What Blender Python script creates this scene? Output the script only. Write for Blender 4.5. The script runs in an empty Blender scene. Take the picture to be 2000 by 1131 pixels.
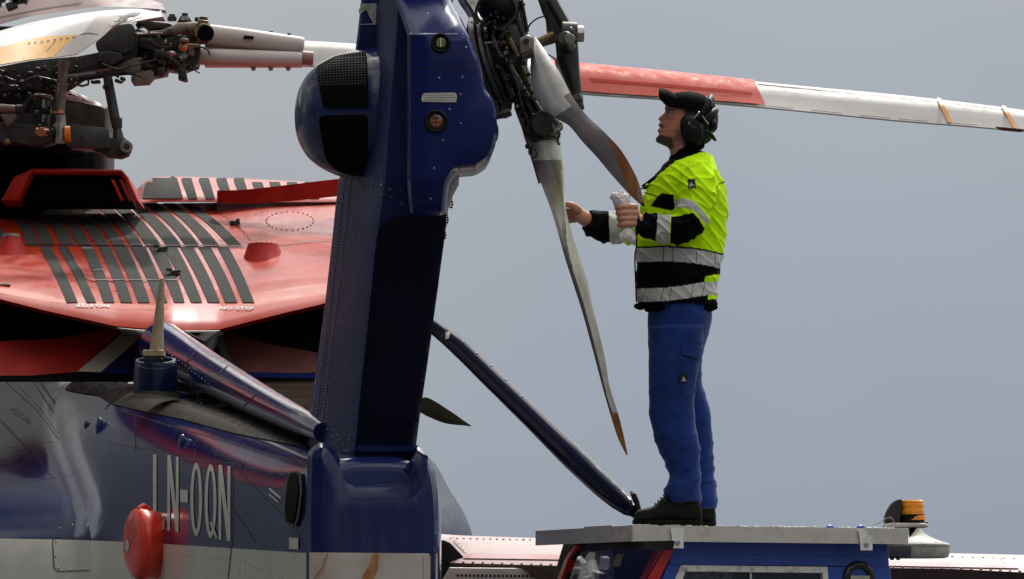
import bpy, bmesh, math, random
from mathutils import Vector, Matrix, noise
from mathutils.bvhtree import BVHTree
from mathutils.geometry import delaunay_2d_cdt
random.seed(7)
R = math.radians
# ------------------------------------------------------------------ camera, world, sun
K = 9e-5            # metres per photo pixel per metre of distance (200 mm lens)
HZ = 1330.0         # eye level in the photo
CZ = 1.60           # eye height
scn = bpy.context.scene
col = scn.collection
cam_d = bpy.data.cameras.new('camera'); cam = bpy.data.objects.new('camera', cam_d); col.objects.link(cam)
cam.location = (0, 0, CZ); cam.rotation_euler = (R(90), 0, 0)
cam_d.lens = 200; cam_d.sensor_width = 36; cam_d.shift_y = (HZ - 565.5) / 2000
cam_d.clip_start = 0.5; cam_d.clip_end = 6000
scn.camera = cam
scn.view_settings.view_transform = 'Standard'; scn.view_settings.look = 'None'
scn.view_settings.exposure = 0; scn.view_settings.gamma = 1
SUN = Vector((0.16, 0.60, 0.80)).normalized()
w = bpy.data.worlds.new('World'); scn.world = w; w.use_nodes = True
nt = w.node_tree; nt.nodes.clear()
def N(t, **kw):
    n = nt.nodes.new(t)
    for k, v in kw.items(): setattr(n, k, v)
    return n
out = N('ShaderNodeOutputWorld'); bg = N('ShaderNodeBackground'); bg.inputs[1].default_value = 1
sky = N('ShaderNodeTexSky', sky_type='NISHITA', sun_disc=False)
sky.sun_elevation = math.asin(SUN.z); sky.sun_rotation = math.atan2(SUN.x, SUN.y)
tc = N('ShaderNodeTexCoord'); sep = N('ShaderNodeSeparateXYZ'); nt.links.new(tc.outputs['Generated'], sep.inputs[0])
ramp = N('ShaderNodeValToRGB'); nt.links.new(sep.outputs[2], ramp.inputs[0])
cr = ramp.color_ramp
cr.elements[0].position = 0.0; cr.elements[0].color = (.245, .305, .395, 1)
cr.elements[1].position = 1.0; cr.elements[1].color = (.85, .86, .88, 1)
for p, c in ((.018, (.258, .315, .405, 1)), (.05, (.297, .347, .43, 1)), (.085, (.342, .38, .445, 1)), (.12, (.395, .42, .465, 1)), (.22, (.75, .76, .78, 1)), (.45, (1.12, 1.12, 1.13, 1))):
    e = cr.elements.new(p); e.color = c
mp = N('ShaderNodeMapping'); mp.inputs['Scale'].default_value = (1.1, 1.1, 3.2); nt.links.new(tc.outputs['Generated'], mp.inputs[0])
no = N('ShaderNodeTexNoise'); no.inputs['Scale'].default_value = 2.3; no.inputs['Detail'].default_value = 8
nt.links.new(mp.outputs[0], no.inputs[0])
r2 = N('ShaderNodeValToRGB'); nt.links.new(no.outputs[0], r2.inputs[0])
r2.color_ramp.elements[0].position = .38; r2.color_ramp.elements[0].color = (.55, .58, .64, 1)
r2.color_ramp.elements[1].position = .62; r2.color_ramp.elements[1].color = (2.1, 2.05, 1.95, 1)
mul = N('ShaderNodeMix', data_type='RGBA', blend_type='MULTIPLY')
mr = N('ShaderNodeMapRange'); mr.inputs[1].default_value = .1; mr.inputs[2].default_value = .3; nt.links.new(sep.outputs[2], mr.inputs[0])
nt.links.new(mr.outputs[0], mul.inputs[0]); nt.links.new(ramp.outputs[0], mul.inputs[6]); nt.links.new(r2.outputs[0], mul.inputs[7])
no2 = N('ShaderNodeTexNoise'); no2.inputs['Scale'].default_value = 9; no2.inputs['Detail'].default_value = 3
nt.links.new(tc.outputs['Generated'], no2.inputs[0])
r3 = N('ShaderNodeMapRange'); r3.inputs[1].default_value = .3; r3.inputs[2].default_value = .7; r3.inputs[3].default_value = .95; r3.inputs[4].default_value = 1.05
nt.links.new(no2.outputs[0], r3.inputs[0])
wx = N('ShaderNodeMapRange'); wx.inputs[1].default_value = .02; wx.inputs[2].default_value = -.06; nt.links.new(sep.outputs[0], wx.inputs[0])
wm = N('ShaderNodeMix', data_type='RGBA', blend_type='MULTIPLY'); wm.inputs[7].default_value = (1.14, 1.09, 1.0, 1); nt.links.new(wx.outputs[0], wm.inputs[0]); nt.links.new(mul.outputs[2], wm.inputs[6]); mul = wm
vm = N('ShaderNodeVectorMath', operation='SCALE'); nt.links.new(mul.outputs[2], vm.inputs[0]); nt.links.new(r3.outputs[0], vm.inputs['Scale'])
sc_ = N('ShaderNodeVectorMath', operation='SCALE'); sc_.inputs['Scale'].default_value = .1; nt.links.new(sky.outputs[0], sc_.inputs[0])
mx = N('ShaderNodeMix', data_type='RGBA'); mx.inputs[0].default_value = .92
nt.links.new(sc_.outputs[0], mx.inputs[6]); nt.links.new(vm.outputs[0], mx.inputs[7])
az = N('ShaderNodeMapRange'); az.inputs[1].default_value = .1; az.inputs[2].default_value = .7; az.inputs[3].default_value = .42; az.inputs[4].default_value = 1; nt.links.new(sep.outputs[1], az.inputs[0])  # sky dimmed behind the camera, added to darken reflections on rear faces
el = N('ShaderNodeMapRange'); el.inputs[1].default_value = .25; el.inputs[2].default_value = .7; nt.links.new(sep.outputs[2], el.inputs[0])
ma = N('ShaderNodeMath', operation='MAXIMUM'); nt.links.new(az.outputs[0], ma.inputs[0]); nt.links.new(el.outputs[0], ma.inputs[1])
# sky darkened away to the left of the view, added to darken side reflections
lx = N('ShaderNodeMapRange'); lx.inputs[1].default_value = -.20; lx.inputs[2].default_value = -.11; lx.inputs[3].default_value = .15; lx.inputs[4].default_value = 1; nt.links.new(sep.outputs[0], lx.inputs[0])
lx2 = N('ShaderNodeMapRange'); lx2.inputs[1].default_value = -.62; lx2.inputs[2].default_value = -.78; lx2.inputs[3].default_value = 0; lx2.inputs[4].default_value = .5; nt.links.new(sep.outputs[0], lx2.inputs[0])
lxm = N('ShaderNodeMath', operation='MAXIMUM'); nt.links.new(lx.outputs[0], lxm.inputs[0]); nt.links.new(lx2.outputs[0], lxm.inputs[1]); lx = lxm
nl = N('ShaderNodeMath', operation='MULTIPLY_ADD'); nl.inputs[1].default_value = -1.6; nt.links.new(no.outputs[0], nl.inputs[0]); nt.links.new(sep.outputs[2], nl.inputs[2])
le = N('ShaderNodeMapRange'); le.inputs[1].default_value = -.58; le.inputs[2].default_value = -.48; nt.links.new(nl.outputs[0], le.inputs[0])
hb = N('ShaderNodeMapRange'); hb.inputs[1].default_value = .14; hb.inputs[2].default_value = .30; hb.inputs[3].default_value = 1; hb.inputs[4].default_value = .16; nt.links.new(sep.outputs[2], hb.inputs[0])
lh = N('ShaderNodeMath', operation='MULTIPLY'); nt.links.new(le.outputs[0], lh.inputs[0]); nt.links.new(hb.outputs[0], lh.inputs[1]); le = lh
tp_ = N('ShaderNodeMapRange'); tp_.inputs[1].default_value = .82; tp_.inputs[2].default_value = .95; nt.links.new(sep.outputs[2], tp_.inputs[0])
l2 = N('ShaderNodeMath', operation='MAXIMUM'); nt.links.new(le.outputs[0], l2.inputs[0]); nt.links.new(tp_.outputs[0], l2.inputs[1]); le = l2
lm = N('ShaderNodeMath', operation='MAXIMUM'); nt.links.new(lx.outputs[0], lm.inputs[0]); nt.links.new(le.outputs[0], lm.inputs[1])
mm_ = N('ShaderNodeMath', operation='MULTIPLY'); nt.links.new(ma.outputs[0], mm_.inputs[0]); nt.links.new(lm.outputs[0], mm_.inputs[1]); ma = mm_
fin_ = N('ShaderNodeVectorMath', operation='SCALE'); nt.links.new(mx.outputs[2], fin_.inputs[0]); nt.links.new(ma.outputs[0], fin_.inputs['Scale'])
# brightest cloud round the veiled sun
dt = N('ShaderNodeVectorMath', operation='DOT_PRODUCT'); dt.inputs[1].default_value = SUN; nt.links.new(tc.outputs['Generated'], dt.inputs[0])
gl = N('ShaderNodeMapRange'); gl.interpolation_type = 'SMOOTHSTEP'; gl.inputs[1].default_value = .80; gl.inputs[2].default_value = 1; gl.inputs[3].default_value = 1; gl.inputs[4].default_value = 3.2; nt.links.new(dt.outputs['Value'], gl.inputs[0])
f2 = N('ShaderNodeVectorMath', operation='SCALE'); nt.links.new(fin_.outputs[0], f2.inputs[0]); nt.links.new(gl.outputs[0], f2.inputs['Scale'])
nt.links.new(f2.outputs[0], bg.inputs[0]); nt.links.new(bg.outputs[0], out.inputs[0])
sd = bpy.data.lights.new('sun', 'SUN'); so = bpy.data.objects.new('sun', sd); col.objects.link(so)
sd.energy = 2.4; sd.angle = R(3); sd.color = (1, .96, .9)
so.rotation_euler = SUN.to_track_quat('Z', 'Y').to_euler()

# ------------------------------------------------------------------ helpers
def P(x, y, Y): return Vector(((x - 1000) * K * Y, Y, CZ + (HZ - y) * K * Y))
CAM = Vector((0, 0, CZ))
def px_of(v): return 1000 + v.x / (K * v.y), HZ - (v.z - CZ) / (K * v.y)
MATS = {}
def mat(name, c, rough=.5, metal=0, coat=0, var=.12, vscale=6, bump=0, bscale=60, dirt=None, dscale=4, dthr=(.5, .7), attr=False, spec=.5, bdist=.01, stretch=(1, 1, 1), split=None, ior=1.5, trans=0, alpha=1, sheen=0):
    """procedural surface: base colour with slow variation, optional stains, bump"""
    m = bpy.data.materials.new(name); m.use_nodes = True; t = m.node_tree; b = t.nodes['Principled BSDF']
    L = t.links.new
    def n(k, **kw):
        q = t.nodes.new(k)
        for a, v in kw.items(): setattr(q, a, v)
        return q
    co = n('ShaderNodeTexCoord'); mpn = n('ShaderNodeMapping'); mpn.inputs['Scale'].default_value = stretch; L(co.outputs['Object'], mpn.inputs[0])
    if attr:
        a = n('ShaderNodeAttribute', attribute_name='Col'); base = a.outputs['Color']
    elif split:       # (a, b, c, colour2): where a*y + b*z + c > 0 the first colour, else colour2
        s = n('ShaderNodeSeparateXYZ'); L(co.outputs['Object'], s.inputs[0])
        m1 = n('ShaderNodeMath', operation='MULTIPLY_ADD'); m1.inputs[1].default_value = split[0]; m1.inputs[2].default_value = split[2]; L(s.outputs[1], m1.inputs[0])
        m2 = n('ShaderNodeMath', operation='MULTIPLY_ADD'); m2.inputs[1].default_value = split[1]; L(s.outputs[2], m2.inputs[0]); L(m1.outputs[0], m2.inputs[2])
        g = n('ShaderNodeMath', operation='GREATER_THAN'); g.inputs[1].default_value = 0; L(m2.outputs[0], g.inputs[0])
        x = n('ShaderNodeMix', data_type='RGBA'); L(g.outputs[0], x.inputs[0]); x.inputs[6].default_value = (*split[3], 1); x.inputs[7].default_value = (*c, 1); base = x.outputs[2]
    else:
        q = n('ShaderNodeRGB'); q.outputs[0].default_value = (*c, 1); base = q.outputs[0]
    nz = n('ShaderNodeTexNoise'); nz.inputs['Scale'].default_value = vscale; nz.inputs['Detail'].default_value = 6; L(mpn.outputs[0], nz.inputs[0])
    mr = n('ShaderNodeMapRange'); mr.inputs[1].default_value = .3; mr.inputs[2].default_value = .7; mr.inputs[3].default_value = 1 - var; mr.inputs[4].default_value = 1 + var; L(nz.outputs[0], mr.inputs[0])
    v = n('ShaderNodeVectorMath', operation='SCALE'); L(base, v.inputs[0]); L(mr.outputs[0], v.inputs['Scale']); base = v.outputs[0]
    rr = n('ShaderNodeMapRange'); rr.inputs[1].default_value = .3; rr.inputs[2].default_value = .7; rr.inputs[3].default_value = max(0, rough * .75); rr.inputs[4].default_value = min(1, rough * 1.3)
    nr = n('ShaderNodeTexNoise'); nr.inputs['Scale'].default_value = vscale * 2.7; nr.inputs['Detail'].default_value = 5; L(mpn.outputs[0], nr.inputs[0]); L(nr.outputs[0], rr.inputs[0]); L(rr.outputs[0], b.inputs['Roughness'])
    if dirt:
        dn = n('ShaderNodeTexNoise'); dn.inputs['Scale'].default_value = dscale; dn.inputs['Detail'].default_value = 9; dn.inputs['Roughness'].default_value = .65; L(mpn.outputs[0], dn.inputs[0])
        dr = n('ShaderNodeMapRange'); dr.inputs[1].default_value = dthr[0]; dr.inputs[2].default_value = dthr[1]; L(dn.outputs[0], dr.inputs[0])
        x = n('ShaderNodeMix', data_type='RGBA'); L(dr.outputs[0], x.inputs[0]); L(base, x.inputs[6]); x.inputs[7].default_value = (*dirt, 1); base = x.outputs[2]
    L(base, b.inputs['Base Color'])
    b.inputs['Metallic'].default_value = metal; b.inputs['Coat Weight'].default_value = coat; b.inputs['Coat Roughness'].default_value = .04
    b.inputs['Specular IOR Level'].default_value = spec
    b.inputs['IOR'].default_value = ior
    if sheen: b.inputs['Sheen Weight'].default_value = sheen
    if trans: b.inputs['Transmission Weight'].default_value = trans
    if alpha < 1: b.inputs['Alpha'].default_value = alpha
    if bump:
        bn = n('ShaderNodeTexNoise'); bn.inputs['Scale'].default_value = bscale; bn.inputs['Detail'].default_value = 6; L(mpn.outputs[0], bn.inputs[0])
        bu = n('ShaderNodeBump'); bu.inputs['Strength'].default_value = bump; bu.inputs['Distance'].default_value = bdist; L(bn.outputs[0], bu.inputs['Height']); L(bu.outputs[0], b.inputs['Normal'])
        if coat: L(bu.outputs[0], b.inputs['Coat Normal'])
    MATS[name] = m; return m

ORG = {}
def tag(o, label=None, cat=None, group=None, kind=None):
    if label: o['label'] = label
    if cat: o['category'] = cat
    if group: o['group'] = group
    if kind: o['kind'] = kind
    return o
def empty(name, loc, label, cat, group=None):
    o = bpy.data.objects.new(name, None); col.objects.link(o); o.location = loc; ORG[o.name] = Vector(loc); o.empty_display_size = .1
    return tag(o, label, cat, group)

class MB:
    def __init__(s): s.v = []; s.f = []; s.m = []
    def add(s, vs, fs, m=0):
        b = len(s.v); s.v += [Vector(x) for x in vs]
        for f in fs: s.f.append([b + i for i in f]); s.m.append(m)
    def loft(s, rings, m=0, closed=True, cap0=True, cap1=True, mf=None):
        n = len(rings[0]); b = len(s.v)
        for r in rings: s.v += [Vector(x) for x in r]
        for i in range(len(rings) - 1):
            for j in range(n if closed else n - 1):
                k = (j + 1) % n
                s.f.append([b + i * n + j, b + i * n + k, b + (i + 1) * n + k, b + (i + 1) * n + j]); s.m.append(mf(i, j) if mf else m)
        if closed and cap0: s.f.append([b + j for j in range(n)][::-1]); s.m.append(mf(0, 0) if mf else m)
        if closed and cap1: s.f.append([b + (len(rings) - 1) * n + j for j in range(n)]); s.m.append(mf(len(rings) - 2, 0) if mf else m)
    def tube(s, pts, rad, n=10, m=0, flat=1.0, up=None):
        pts = [Vector(p) for p in pts]
        if not hasattr(rad, '__len__'): rad = [rad] * len(pts)
        rings = []; ref = None
        for i, p in enumerate(pts):
            d = (pts[min(i + 1, len(pts) - 1)] - pts[max(i - 1, 0)]).normalized()
            if ref is None:
                ref = Vector(up) if up else (Vector((0, 0, 1)) if abs(d.z) < .9 else Vector((0, 1, 0)))
            a = (ref - d * ref.dot(d)).normalized(); ref = a; c = d.cross(a)
            rings.append([p + a * (math.cos(t) * rad[i]) + c * (math.sin(t) * rad[i] * flat) for t in [2 * math.pi * j / n for j in range(n)]])
        s.loft(rings, m)
    def cyl(s, p0, p1, r, n=14, m=0, bev=.12):
        p0, p1 = Vector(p0), Vector(p1); e = min(r * bev, (p1 - p0).length * .3); d = (p1 - p0).normalized() * e
        s.tube([p0, p0 + d, p1 - d, p1], [r - e, r, r, r - e], n, m)
    def box(s, c, sz, rot=None, m=0, bev=None):
        c = Vector(c); h = [x / 2 for x in sz]; rot = rot or Matrix.Identity(3)
        e = bev if bev is not None else min(h) * .18
        rings = []
        for z, q in ((-h[2], e), (-h[2] + e, 0), (h[2] - e, 0), (h[2], e)):
            X, Y = h[0] - q, h[1] - q; k = e * .9
            rings.append([c + rot @ Vector(p) for p in ((X, Y - k, z), (X - k, Y, z), (-X + k, Y, z), (-X, Y - k, z), (-X, -Y + k, z), (-X + k, -Y, z), (X - k, -Y, z), (X, -Y + k, z))])
        s.loft(rings, m)
    def sphere(s, c, r, m=0, n=12, sc=(1, 1, 1), rot=None):
        c = Vector(c); rot = rot or Matrix.Identity(3); rings = []
        for i in range(1, n):
            a = math.pi * i / n
            rings.append([c + rot @ Vector((r * sc[0] * math.sin(a) * math.cos(t), r * sc[1] * math.sin(a) * math.sin(t), -r * sc[2] * math.cos(a))) for t in [2 * math.pi * j / n for j in range(n)]])
        s.loft(rings, m)
    def prism(s, poly, Y0, Y1, bev=0, m=0, fY=None, taper=1):
        """outline in photo pixels carried from depth Y0 (near) to Y1; poly clockwise or not"""
        if area(poly) < 0: poly = poly[::-1]
        q = inset(poly, bev / (K * Y0)) if bev else poly
        f = fY or (lambda x, y: 0)
        def ring(pl, Y): return [P(x, y, Y + f(x, y)) for x, y in pl]
        if bev:
            q1 = inset(poly, .3 * bev / (K * Y0))
            rings = [ring(q, Y0), ring(q1, Y0 + bev * .3), ring(poly, Y0 + bev), ring(poly, Y1)]
        else: rings = [ring(poly, Y0), ring(poly, Y1)]
        # the far end keeps its true size (no growth with distance)
        g = (Y0 + (bev or 0)) / Y1
        cx = sum(p[0] for p in poly) / len(poly); cy = sum(p[1] for p in poly) / len(poly)
        P0 = [P(x, y, Y0 + (bev or 0) + f(x, y)) for x, y in poly]
        cc = sum(P0, Vector()) / len(P0); rings[-1] = [cc + (v - cc) * taper + Vector((0, Y1 - Y0 - (bev or 0), 0)) for v in P0]
        s.loft(rings, m, cap0=False)
        # near face, triangulated with inner points so that it stays clean on hollow outlines
        base = q if bev else poly
        xs = [p[0] for p in base]; ys = [p[1] for p in base]; st = max(max(xs) - min(xs), max(ys) - min(ys)) / 9
        pts = [Vector(p) for p in base]; nb = len(pts)
        if fY:
            y = min(ys) + st / 2
            while y < max(ys):
                x = min(xs) + st / 2
                while x < max(xs): pts.append(Vector((x, y))); x += st
                y += st
        V, E, F, _, _, _ = delaunay_2d_cdt(pts, [], [list(range(nb))], 1, 1e-4)
        s.add([P(v.x, v.y, Y0 + f(v.x, v.y)) for v in V], [list(q_)[::-1] for q_ in F], m)
    def rivet(s, p, n, r, m=0):
        n = n.normalized(); a = n.orthogonal().normalized(); c = n.cross(a)
        R0 = [p + a * math.cos(t) * r + c * math.sin(t) * r - n * .002 for t in [math.pi * j / 3 for j in range(6)]]
        R1 = [p + a * math.cos(t) * r * .6 + c * math.sin(t) * r * .6 + n * r * .55 for t in [math.pi * j / 3 for j in range(6)]]
        s.loft([R0, R1], m, cap0=False)
    def bvh(s): return BVHTree.FromPolygons([tuple(v) for v in s.v], s.f)
    def build(s, name, mats, parent=None, smooth=True, ang=38, fixn=True):
        me = bpy.data.meshes.new(name); o = bpy.data.objects.new(name, me); col.objects.link(o)
        off = Vector((0, 0, 0))
        if parent is not None:
            o.parent = parent; r = parent
            while r.parent: r = r.parent
            off = ORG.get(r.name, Vector((0, 0, 0)))
        me.from_pydata([tuple(v - off) for v in s.v], [], s.f)
        if not isinstance(mats, (list, tuple)): mats = [mats]
        for m in mats: me.materials.append(MATS[m] if isinstance(m, str) else m)
        me.polygons.foreach_set('material_index', s.m)
        if fixn:
            bm = bmesh.new(); bm.from_mesh(me); bmesh.ops.remove_doubles(bm, verts=bm.verts, dist=2e-5); bmesh.ops.recalc_face_normals(bm, faces=bm.faces); bm.to_mesh(me); bm.free()
        if smooth:
            me.polygons.foreach_set('use_smooth', [True] * len(me.polygons)); me.set_sharp_from_angle(angle=R(ang))
        me.update(); return o
def area(p): return sum(p[i][0] * p[(i + 1) % len(p)][1] - p[(i + 1) % len(p)][0] * p[i][1] for i in range(len(p))) / 2
def inset(p, d):
    n = len(p); o = []
    for i in range(n):
        a, b, c = Vector(p[i - 1]), Vector(p[i]), Vector(p[(i + 1) % n])
        e1 = (b - a).normalized(); e2 = (c - b).normalized()
        n1 = Vector((-e1.y, e1.x)); n2 = Vector((-e2.y, e2.x)); k = (n1 + n2)
        if k.length < 1e-4: k = n1
        k = k.normalized(); q = max(.35, k.dot(n1)); o.append(tuple(b + k * (d / q)))
    return o
def rnd_poly(p, r, n=4):
    """round the corners of an outline (pixels)"""
    o = []
    for i in range(len(p)):
        a, b, c = Vector(p[i - 1]), Vector(p[i]), Vector(p[(i + 1) % len(p)])
        u = (a - b); v = (c - b); q = min(r, u.length * .45, v.length * .45)
        A = b + u.normalized() * q; B = b + v.normalized() * q
        for k in range(n + 1):
            t = k / n; o.append(tuple((1 - t) ** 2 * A + 2 * t * (1 - t) * b + t * t * B))
    return o
def spline(pts, n=6):
    """Catmull-Rom through points (tuples of any length)"""
    o = []; m = len(pts)
    for i in range(m - 1):
        p0, p1, p2, p3 = pts[max(i - 1, 0)], pts[i], pts[i + 1], pts[min(i + 2, m - 1)]
        for k in range(n):
            t = k / n
            o.append(tuple(.5 * (2 * b + (c - a) * t + (2 * a - 5 * b + 4 * c - d) * t * t + (3 * b - a - 3 * c + d) * t ** 3) for a, b, c, d in zip(p0, p1, p2, p3)))
    o.append(tuple(pts[-1])); return o
def interp(tab, x):
    if x <= tab[0][0]: return tab[0][1:]
    for a, b in zip(tab, tab[1:]):
        if x <= b[0]:
            t = (x - a[0]) / (b[0] - a[0]); return tuple(p + (q - p) * t for p, q in zip(a[1:], b[1:]))
    return tab[-1][1:]
def sm(tab, x):
    """smooth interpolation"""
    if x <= tab[0][0]: return tab[0][1:]
    for i, (a, b) in enumerate(zip(tab, tab[1:])):
        if x <= b[0]:
            p0 = tab[max(i - 1, 0)]; p3 = tab[min(i + 2, len(tab) - 1)]; h = b[0] - a[0]; t = (x - a[0]) / h; r = []
            for k in range(1, len(a)):
                m1 = (b[k] - p0[k]) / max(b[0] - p0[0], 1e-6) * h; m2 = (p3[k] - a[k]) / max(p3[0] - a[0], 1e-6) * h
                r.append((2 * t ** 3 - 3 * t * t + 1) * a[k] + (t ** 3 - 2 * t * t + t) * m1 + (-2 * t ** 3 + 3 * t * t) * b[k] + (t ** 3 - t * t) * m2)
            return tuple(r)
    return tab[-1][1:]
def hit(bv, x, y):
    d = (P(x, y, 1) - CAM).normalized(); l, n, i, q = bv.ray_cast(CAM, d)
    if l is None: return None, None
    if n.dot(d) > 0: n = -n
    return l, n
def decal(mb, bv, poly, off=.004, m=1, step=9):
    """a thin painted or stuck-on sheet that follows the surface under it"""
    pts = []; n = len(poly)
    for i in range(n):
        a, b = Vector(poly[i]), Vector(poly[(i + 1) % n]); k = max(1, int((b - a).length / step))
        pts += [a + (b - a) * (j / k) for j in range(k)]
    nb = len(pts); xs = [p.x for p in pts]; ys = [p.y for p in pts]
    x = min(xs) + step / 2
    while x < max(xs):
        y = min(ys) + step / 2
        while y < max(ys): pts.append(Vector((x, y))); y += step
        x += step
    V, E, F, _, _, _ = delaunay_2d_cdt([Vector(p[:2]) for p in pts], [(i, (i + 1) % nb) for i in range(nb)], [list(range(nb))], 1, 1e-5)
    W = []
    for p in V:
        l, nn = hit(bv, p.x, p.y); W.append(None if l is None else l + nn * off)
    idx = {}; vs = []; fs = []
    for f in F:
        if any(W[i] is None for i in f): continue
        if (W[f[0]] - W[f[1]]).length > .6: continue
        for i in f:
            if i not in idx: idx[i] = len(vs); vs.append(W[i])
        a, b, c = W[f[0]], W[f[1]], W[f[2]]
        g = [idx[i] for i in f]
        if (b - a).cross(c - a).dot(a - CAM) > 0: g.reverse()
        fs.append(g)
    mb.add(vs, fs, m)
def stroke(mb, bv, line, wd, off=.004, m=1, step=7):
    for a, b in zip(line, line[1:]):
        a, b = Vector(a), Vector(b); d = (b - a); L = d.length
        if L < .5: continue
        d /= L; nn = Vector((-d.y, d.x)) * wd / 2
        decal(mb, bv, [tuple(a + nn), tuple(b + nn), tuple(b - nn), tuple(a - nn)], off, m, step)
def rivets(mb, bv, line, sp, r=.004, m=1, jit=0):
    for a, b in zip(line, line[1:]):
        a, b = Vector(a), Vector(b); k = max(1, round((b - a).length / sp))
        for j in range(k):
            p = a + (b - a) * (j / k); l, n = hit(bv, p.x + random.uniform(-jit, jit), p.y + random.uniform(-jit, jit))
            if l is not None: mb.rivet(l, n, r * random.uniform(.85, 1.15), m)
def text_decal(mb, bv, txt, corners, off=.005, m=1, bold=.0, fontsize=1):
    """letters laid on a surface; corners = pixel positions of text box bl, br, tl"""
    cu = bpy.data.curves.new('t', 'FONT'); cu.body = txt; cu.offset = bold; cu.resolution_u = 3
    to = bpy.data.objects.new('t', cu); col.objects.link(to); bpy.context.view_layer.update()
    me = bpy.data.meshes.new_from_object(to); vs = [v.co.copy() for v in me.vertices]; fs = [list(p.vertices) for p in me.polygons]
    bpy.data.objects.remove(to); bpy.data.curves.remove(cu); bpy.data.meshes.remove(me)
    x0, x1 = min(v.x for v in vs), max(v.x for v in vs); y0, y1 = min(v.y for v in vs), max(v.y for v in vs)
    bl, br, tl = map(Vector, corners); o = []
    for v in vs:
        u = (v.x - x0) / (x1 - x0); t = (v.y - y0) / (y1 - y0); p = bl + (br - bl) * u + (tl - bl) * t
        l, n = hit(bv, p.x, p.y); o.append(None if l is None else l + n * off)
    idx = {}; w_ = []; g = []
    for f in fs:
        if any(o[i] is None for i in f): continue
        for i in f:
            if i not in idx: idx[i] = len(w_); w_.append(o[i])
        a, b, c = (o[i] for i in f[:3]); q = [idx[i] for i in f]
        if (b - a).cross(c - a).dot(a - CAM) > 0: q.reverse()
        g.append(q)
    mb.add(w_, g, m)
def on(mb_bv, x, y, off=0):
    for k in range(40):
        l, n = hit(mb_bv, x + k * 1.5 * math.cos(k * 2.4), y + k * 1.5 * math.sin(k * 2.4))
        if l is not None: return l + n * off, n

# ------------------------------------------------------------------ materials
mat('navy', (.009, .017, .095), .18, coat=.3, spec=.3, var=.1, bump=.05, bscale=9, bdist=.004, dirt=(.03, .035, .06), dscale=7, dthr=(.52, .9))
mat('navy_deep', (.007, .014, .10), .25, coat=.06, ior=1.35, spec=.3, var=.1, bump=.04, bscale=7, bdist=.003)
mat('livery', (.008, .019, .10), .12, coat=.18, spec=.3, var=.08, bump=.06, bscale=5, bdist=.004, split=(-.011, 1, 0, (.68, .67, .61)), dirt=(.10, .10, .10), dscale=3, dthr=(.62, 1.0))
mat('livery_body', (.008, .020, .12), .1, coat=.0, ior=1.36, var=.08, bump=.05, bscale=4, bdist=.004, split=(-.011, 1, 0, (.68, .67, .61)))
mat('livery_tail', (.010, .015, .065), .28, coat=.6, var=.15, bump=.05, bscale=6, bdist=.004, split=(-.011, 1, 0, (.42, .40, .37)), dirt=(.08, .08, .10), dscale=9, dthr=(.6, 1.0))
mat('rust_stain', (.42, .17, .05), .6, var=.4, vscale=20)
mat('seam', (.004, .005, .012), .5)
mat('seam_red', (.09, .01, .008), .5)
mat('rivet_navy', (.13, .15, .25), .3, metal=.4)
mat('rivet_dark', (.01, .01, .02), .4)
mat('rivet_skin', (.10, .11, .14), .35, metal=.3)
mat('rivet_steel', (.45, .45, .45), .3, metal=.8)
mat('fin_navy', (.012, .021, .095), .42, coat=.0, ior=1.35, spec=.25, var=.16, vscale=14, bump=.05, bscale=30, bdist=.002)
mat('red_paint', (.46, .036, .012), .34, coat=.15, ior=1.4, spec=.35, var=.14, vscale=3, bump=.05, bscale=6, bdist=.006, dirt=(.28, .035, .022), dscale=5, dthr=(.5, .8))
mat('red_dull', (.42, .018, .012), .5, coat=.0, spec=.2, var=.2, vscale=7)
mat('red_dark', (.16, .012, .008), .5, var=.3, vscale=5, dirt=(.03, .01, .01), dscale=3, dthr=(.45, .7))
mat('antiskid', (.05, .052, .048), .95, var=.2, vscale=60, bump=.5, bscale=900, bdist=.002, spec=.15)
mat('top_brown', (.022, .019, .015), .5, var=.4, vscale=5, stretch=(3, .6, 1), spec=.12, dirt=(.055, .047, .038), dscale=14, dthr=(.5, .8))
mat('black', (.005, .005, .006), .5, var=.2, spec=.2)
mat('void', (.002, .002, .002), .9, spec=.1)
mat('mesh_black', (.004, .004, .004), .7, var=.5, vscale=40, bump=.5, bscale=220, bdist=.006, spec=.04)
mat('white_paint', (.62, .60, .57), .3, coat=.4, var=.06, dirt=(.35, .32, .29), dscale=9, dthr=(.55, .9))
mat('letter', (.52, .52, .47), .4, var=.08, vscale=30)
mat('yellow', (.72, .36, .03), .35, coat=.3, var=.08)
mat('orange', (.75, .20, .01), .4, var=.1)
mat('grey_paint', (.14, .14, .15), .5, var=.25, vscale=12, dirt=(.05, .045, .04), dscale=14, dthr=(.5, .7))
mat('grime', (.028, .026, .024), .45, var=.5, vscale=16, metal=.3, dirt=(.10, .085, .07), dscale=25, dthr=(.55, .75))
mat('gear_dark', (.035, .037, .036), .42, var=.4, vscale=10, coat=.1, dirt=(.012, .012, .012), dscale=12, dthr=(.5, .7))
mat('steel', (.42, .40, .37), .32, metal=.85, var=.2, dirt=(.08, .06, .045), dscale=16, dthr=(.5, .75))
mat('bronze', (.30, .20, .10), .4, metal=.7, var=.25, dirt=(.05, .03, .02), dscale=16, dthr=(.5, .75))
mat('tan', (.33, .26, .16), .55, var=.14, vscale=12, dirt=(.20, .16, .11), dscale=20, dthr=(.5, .7))
mat('brown_red', (.13, .045, .038), .45, var=.25, vscale=8)
mat('mauve', (.30, .17, .16), .45, var=.2, vscale=5)
mat('copper', (.65, .28, .16), .35, metal=.8)
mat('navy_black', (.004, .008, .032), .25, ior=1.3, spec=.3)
mat('deck_brown', (.022, .017, .013), 1, var=.4, spec=.0)
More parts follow.
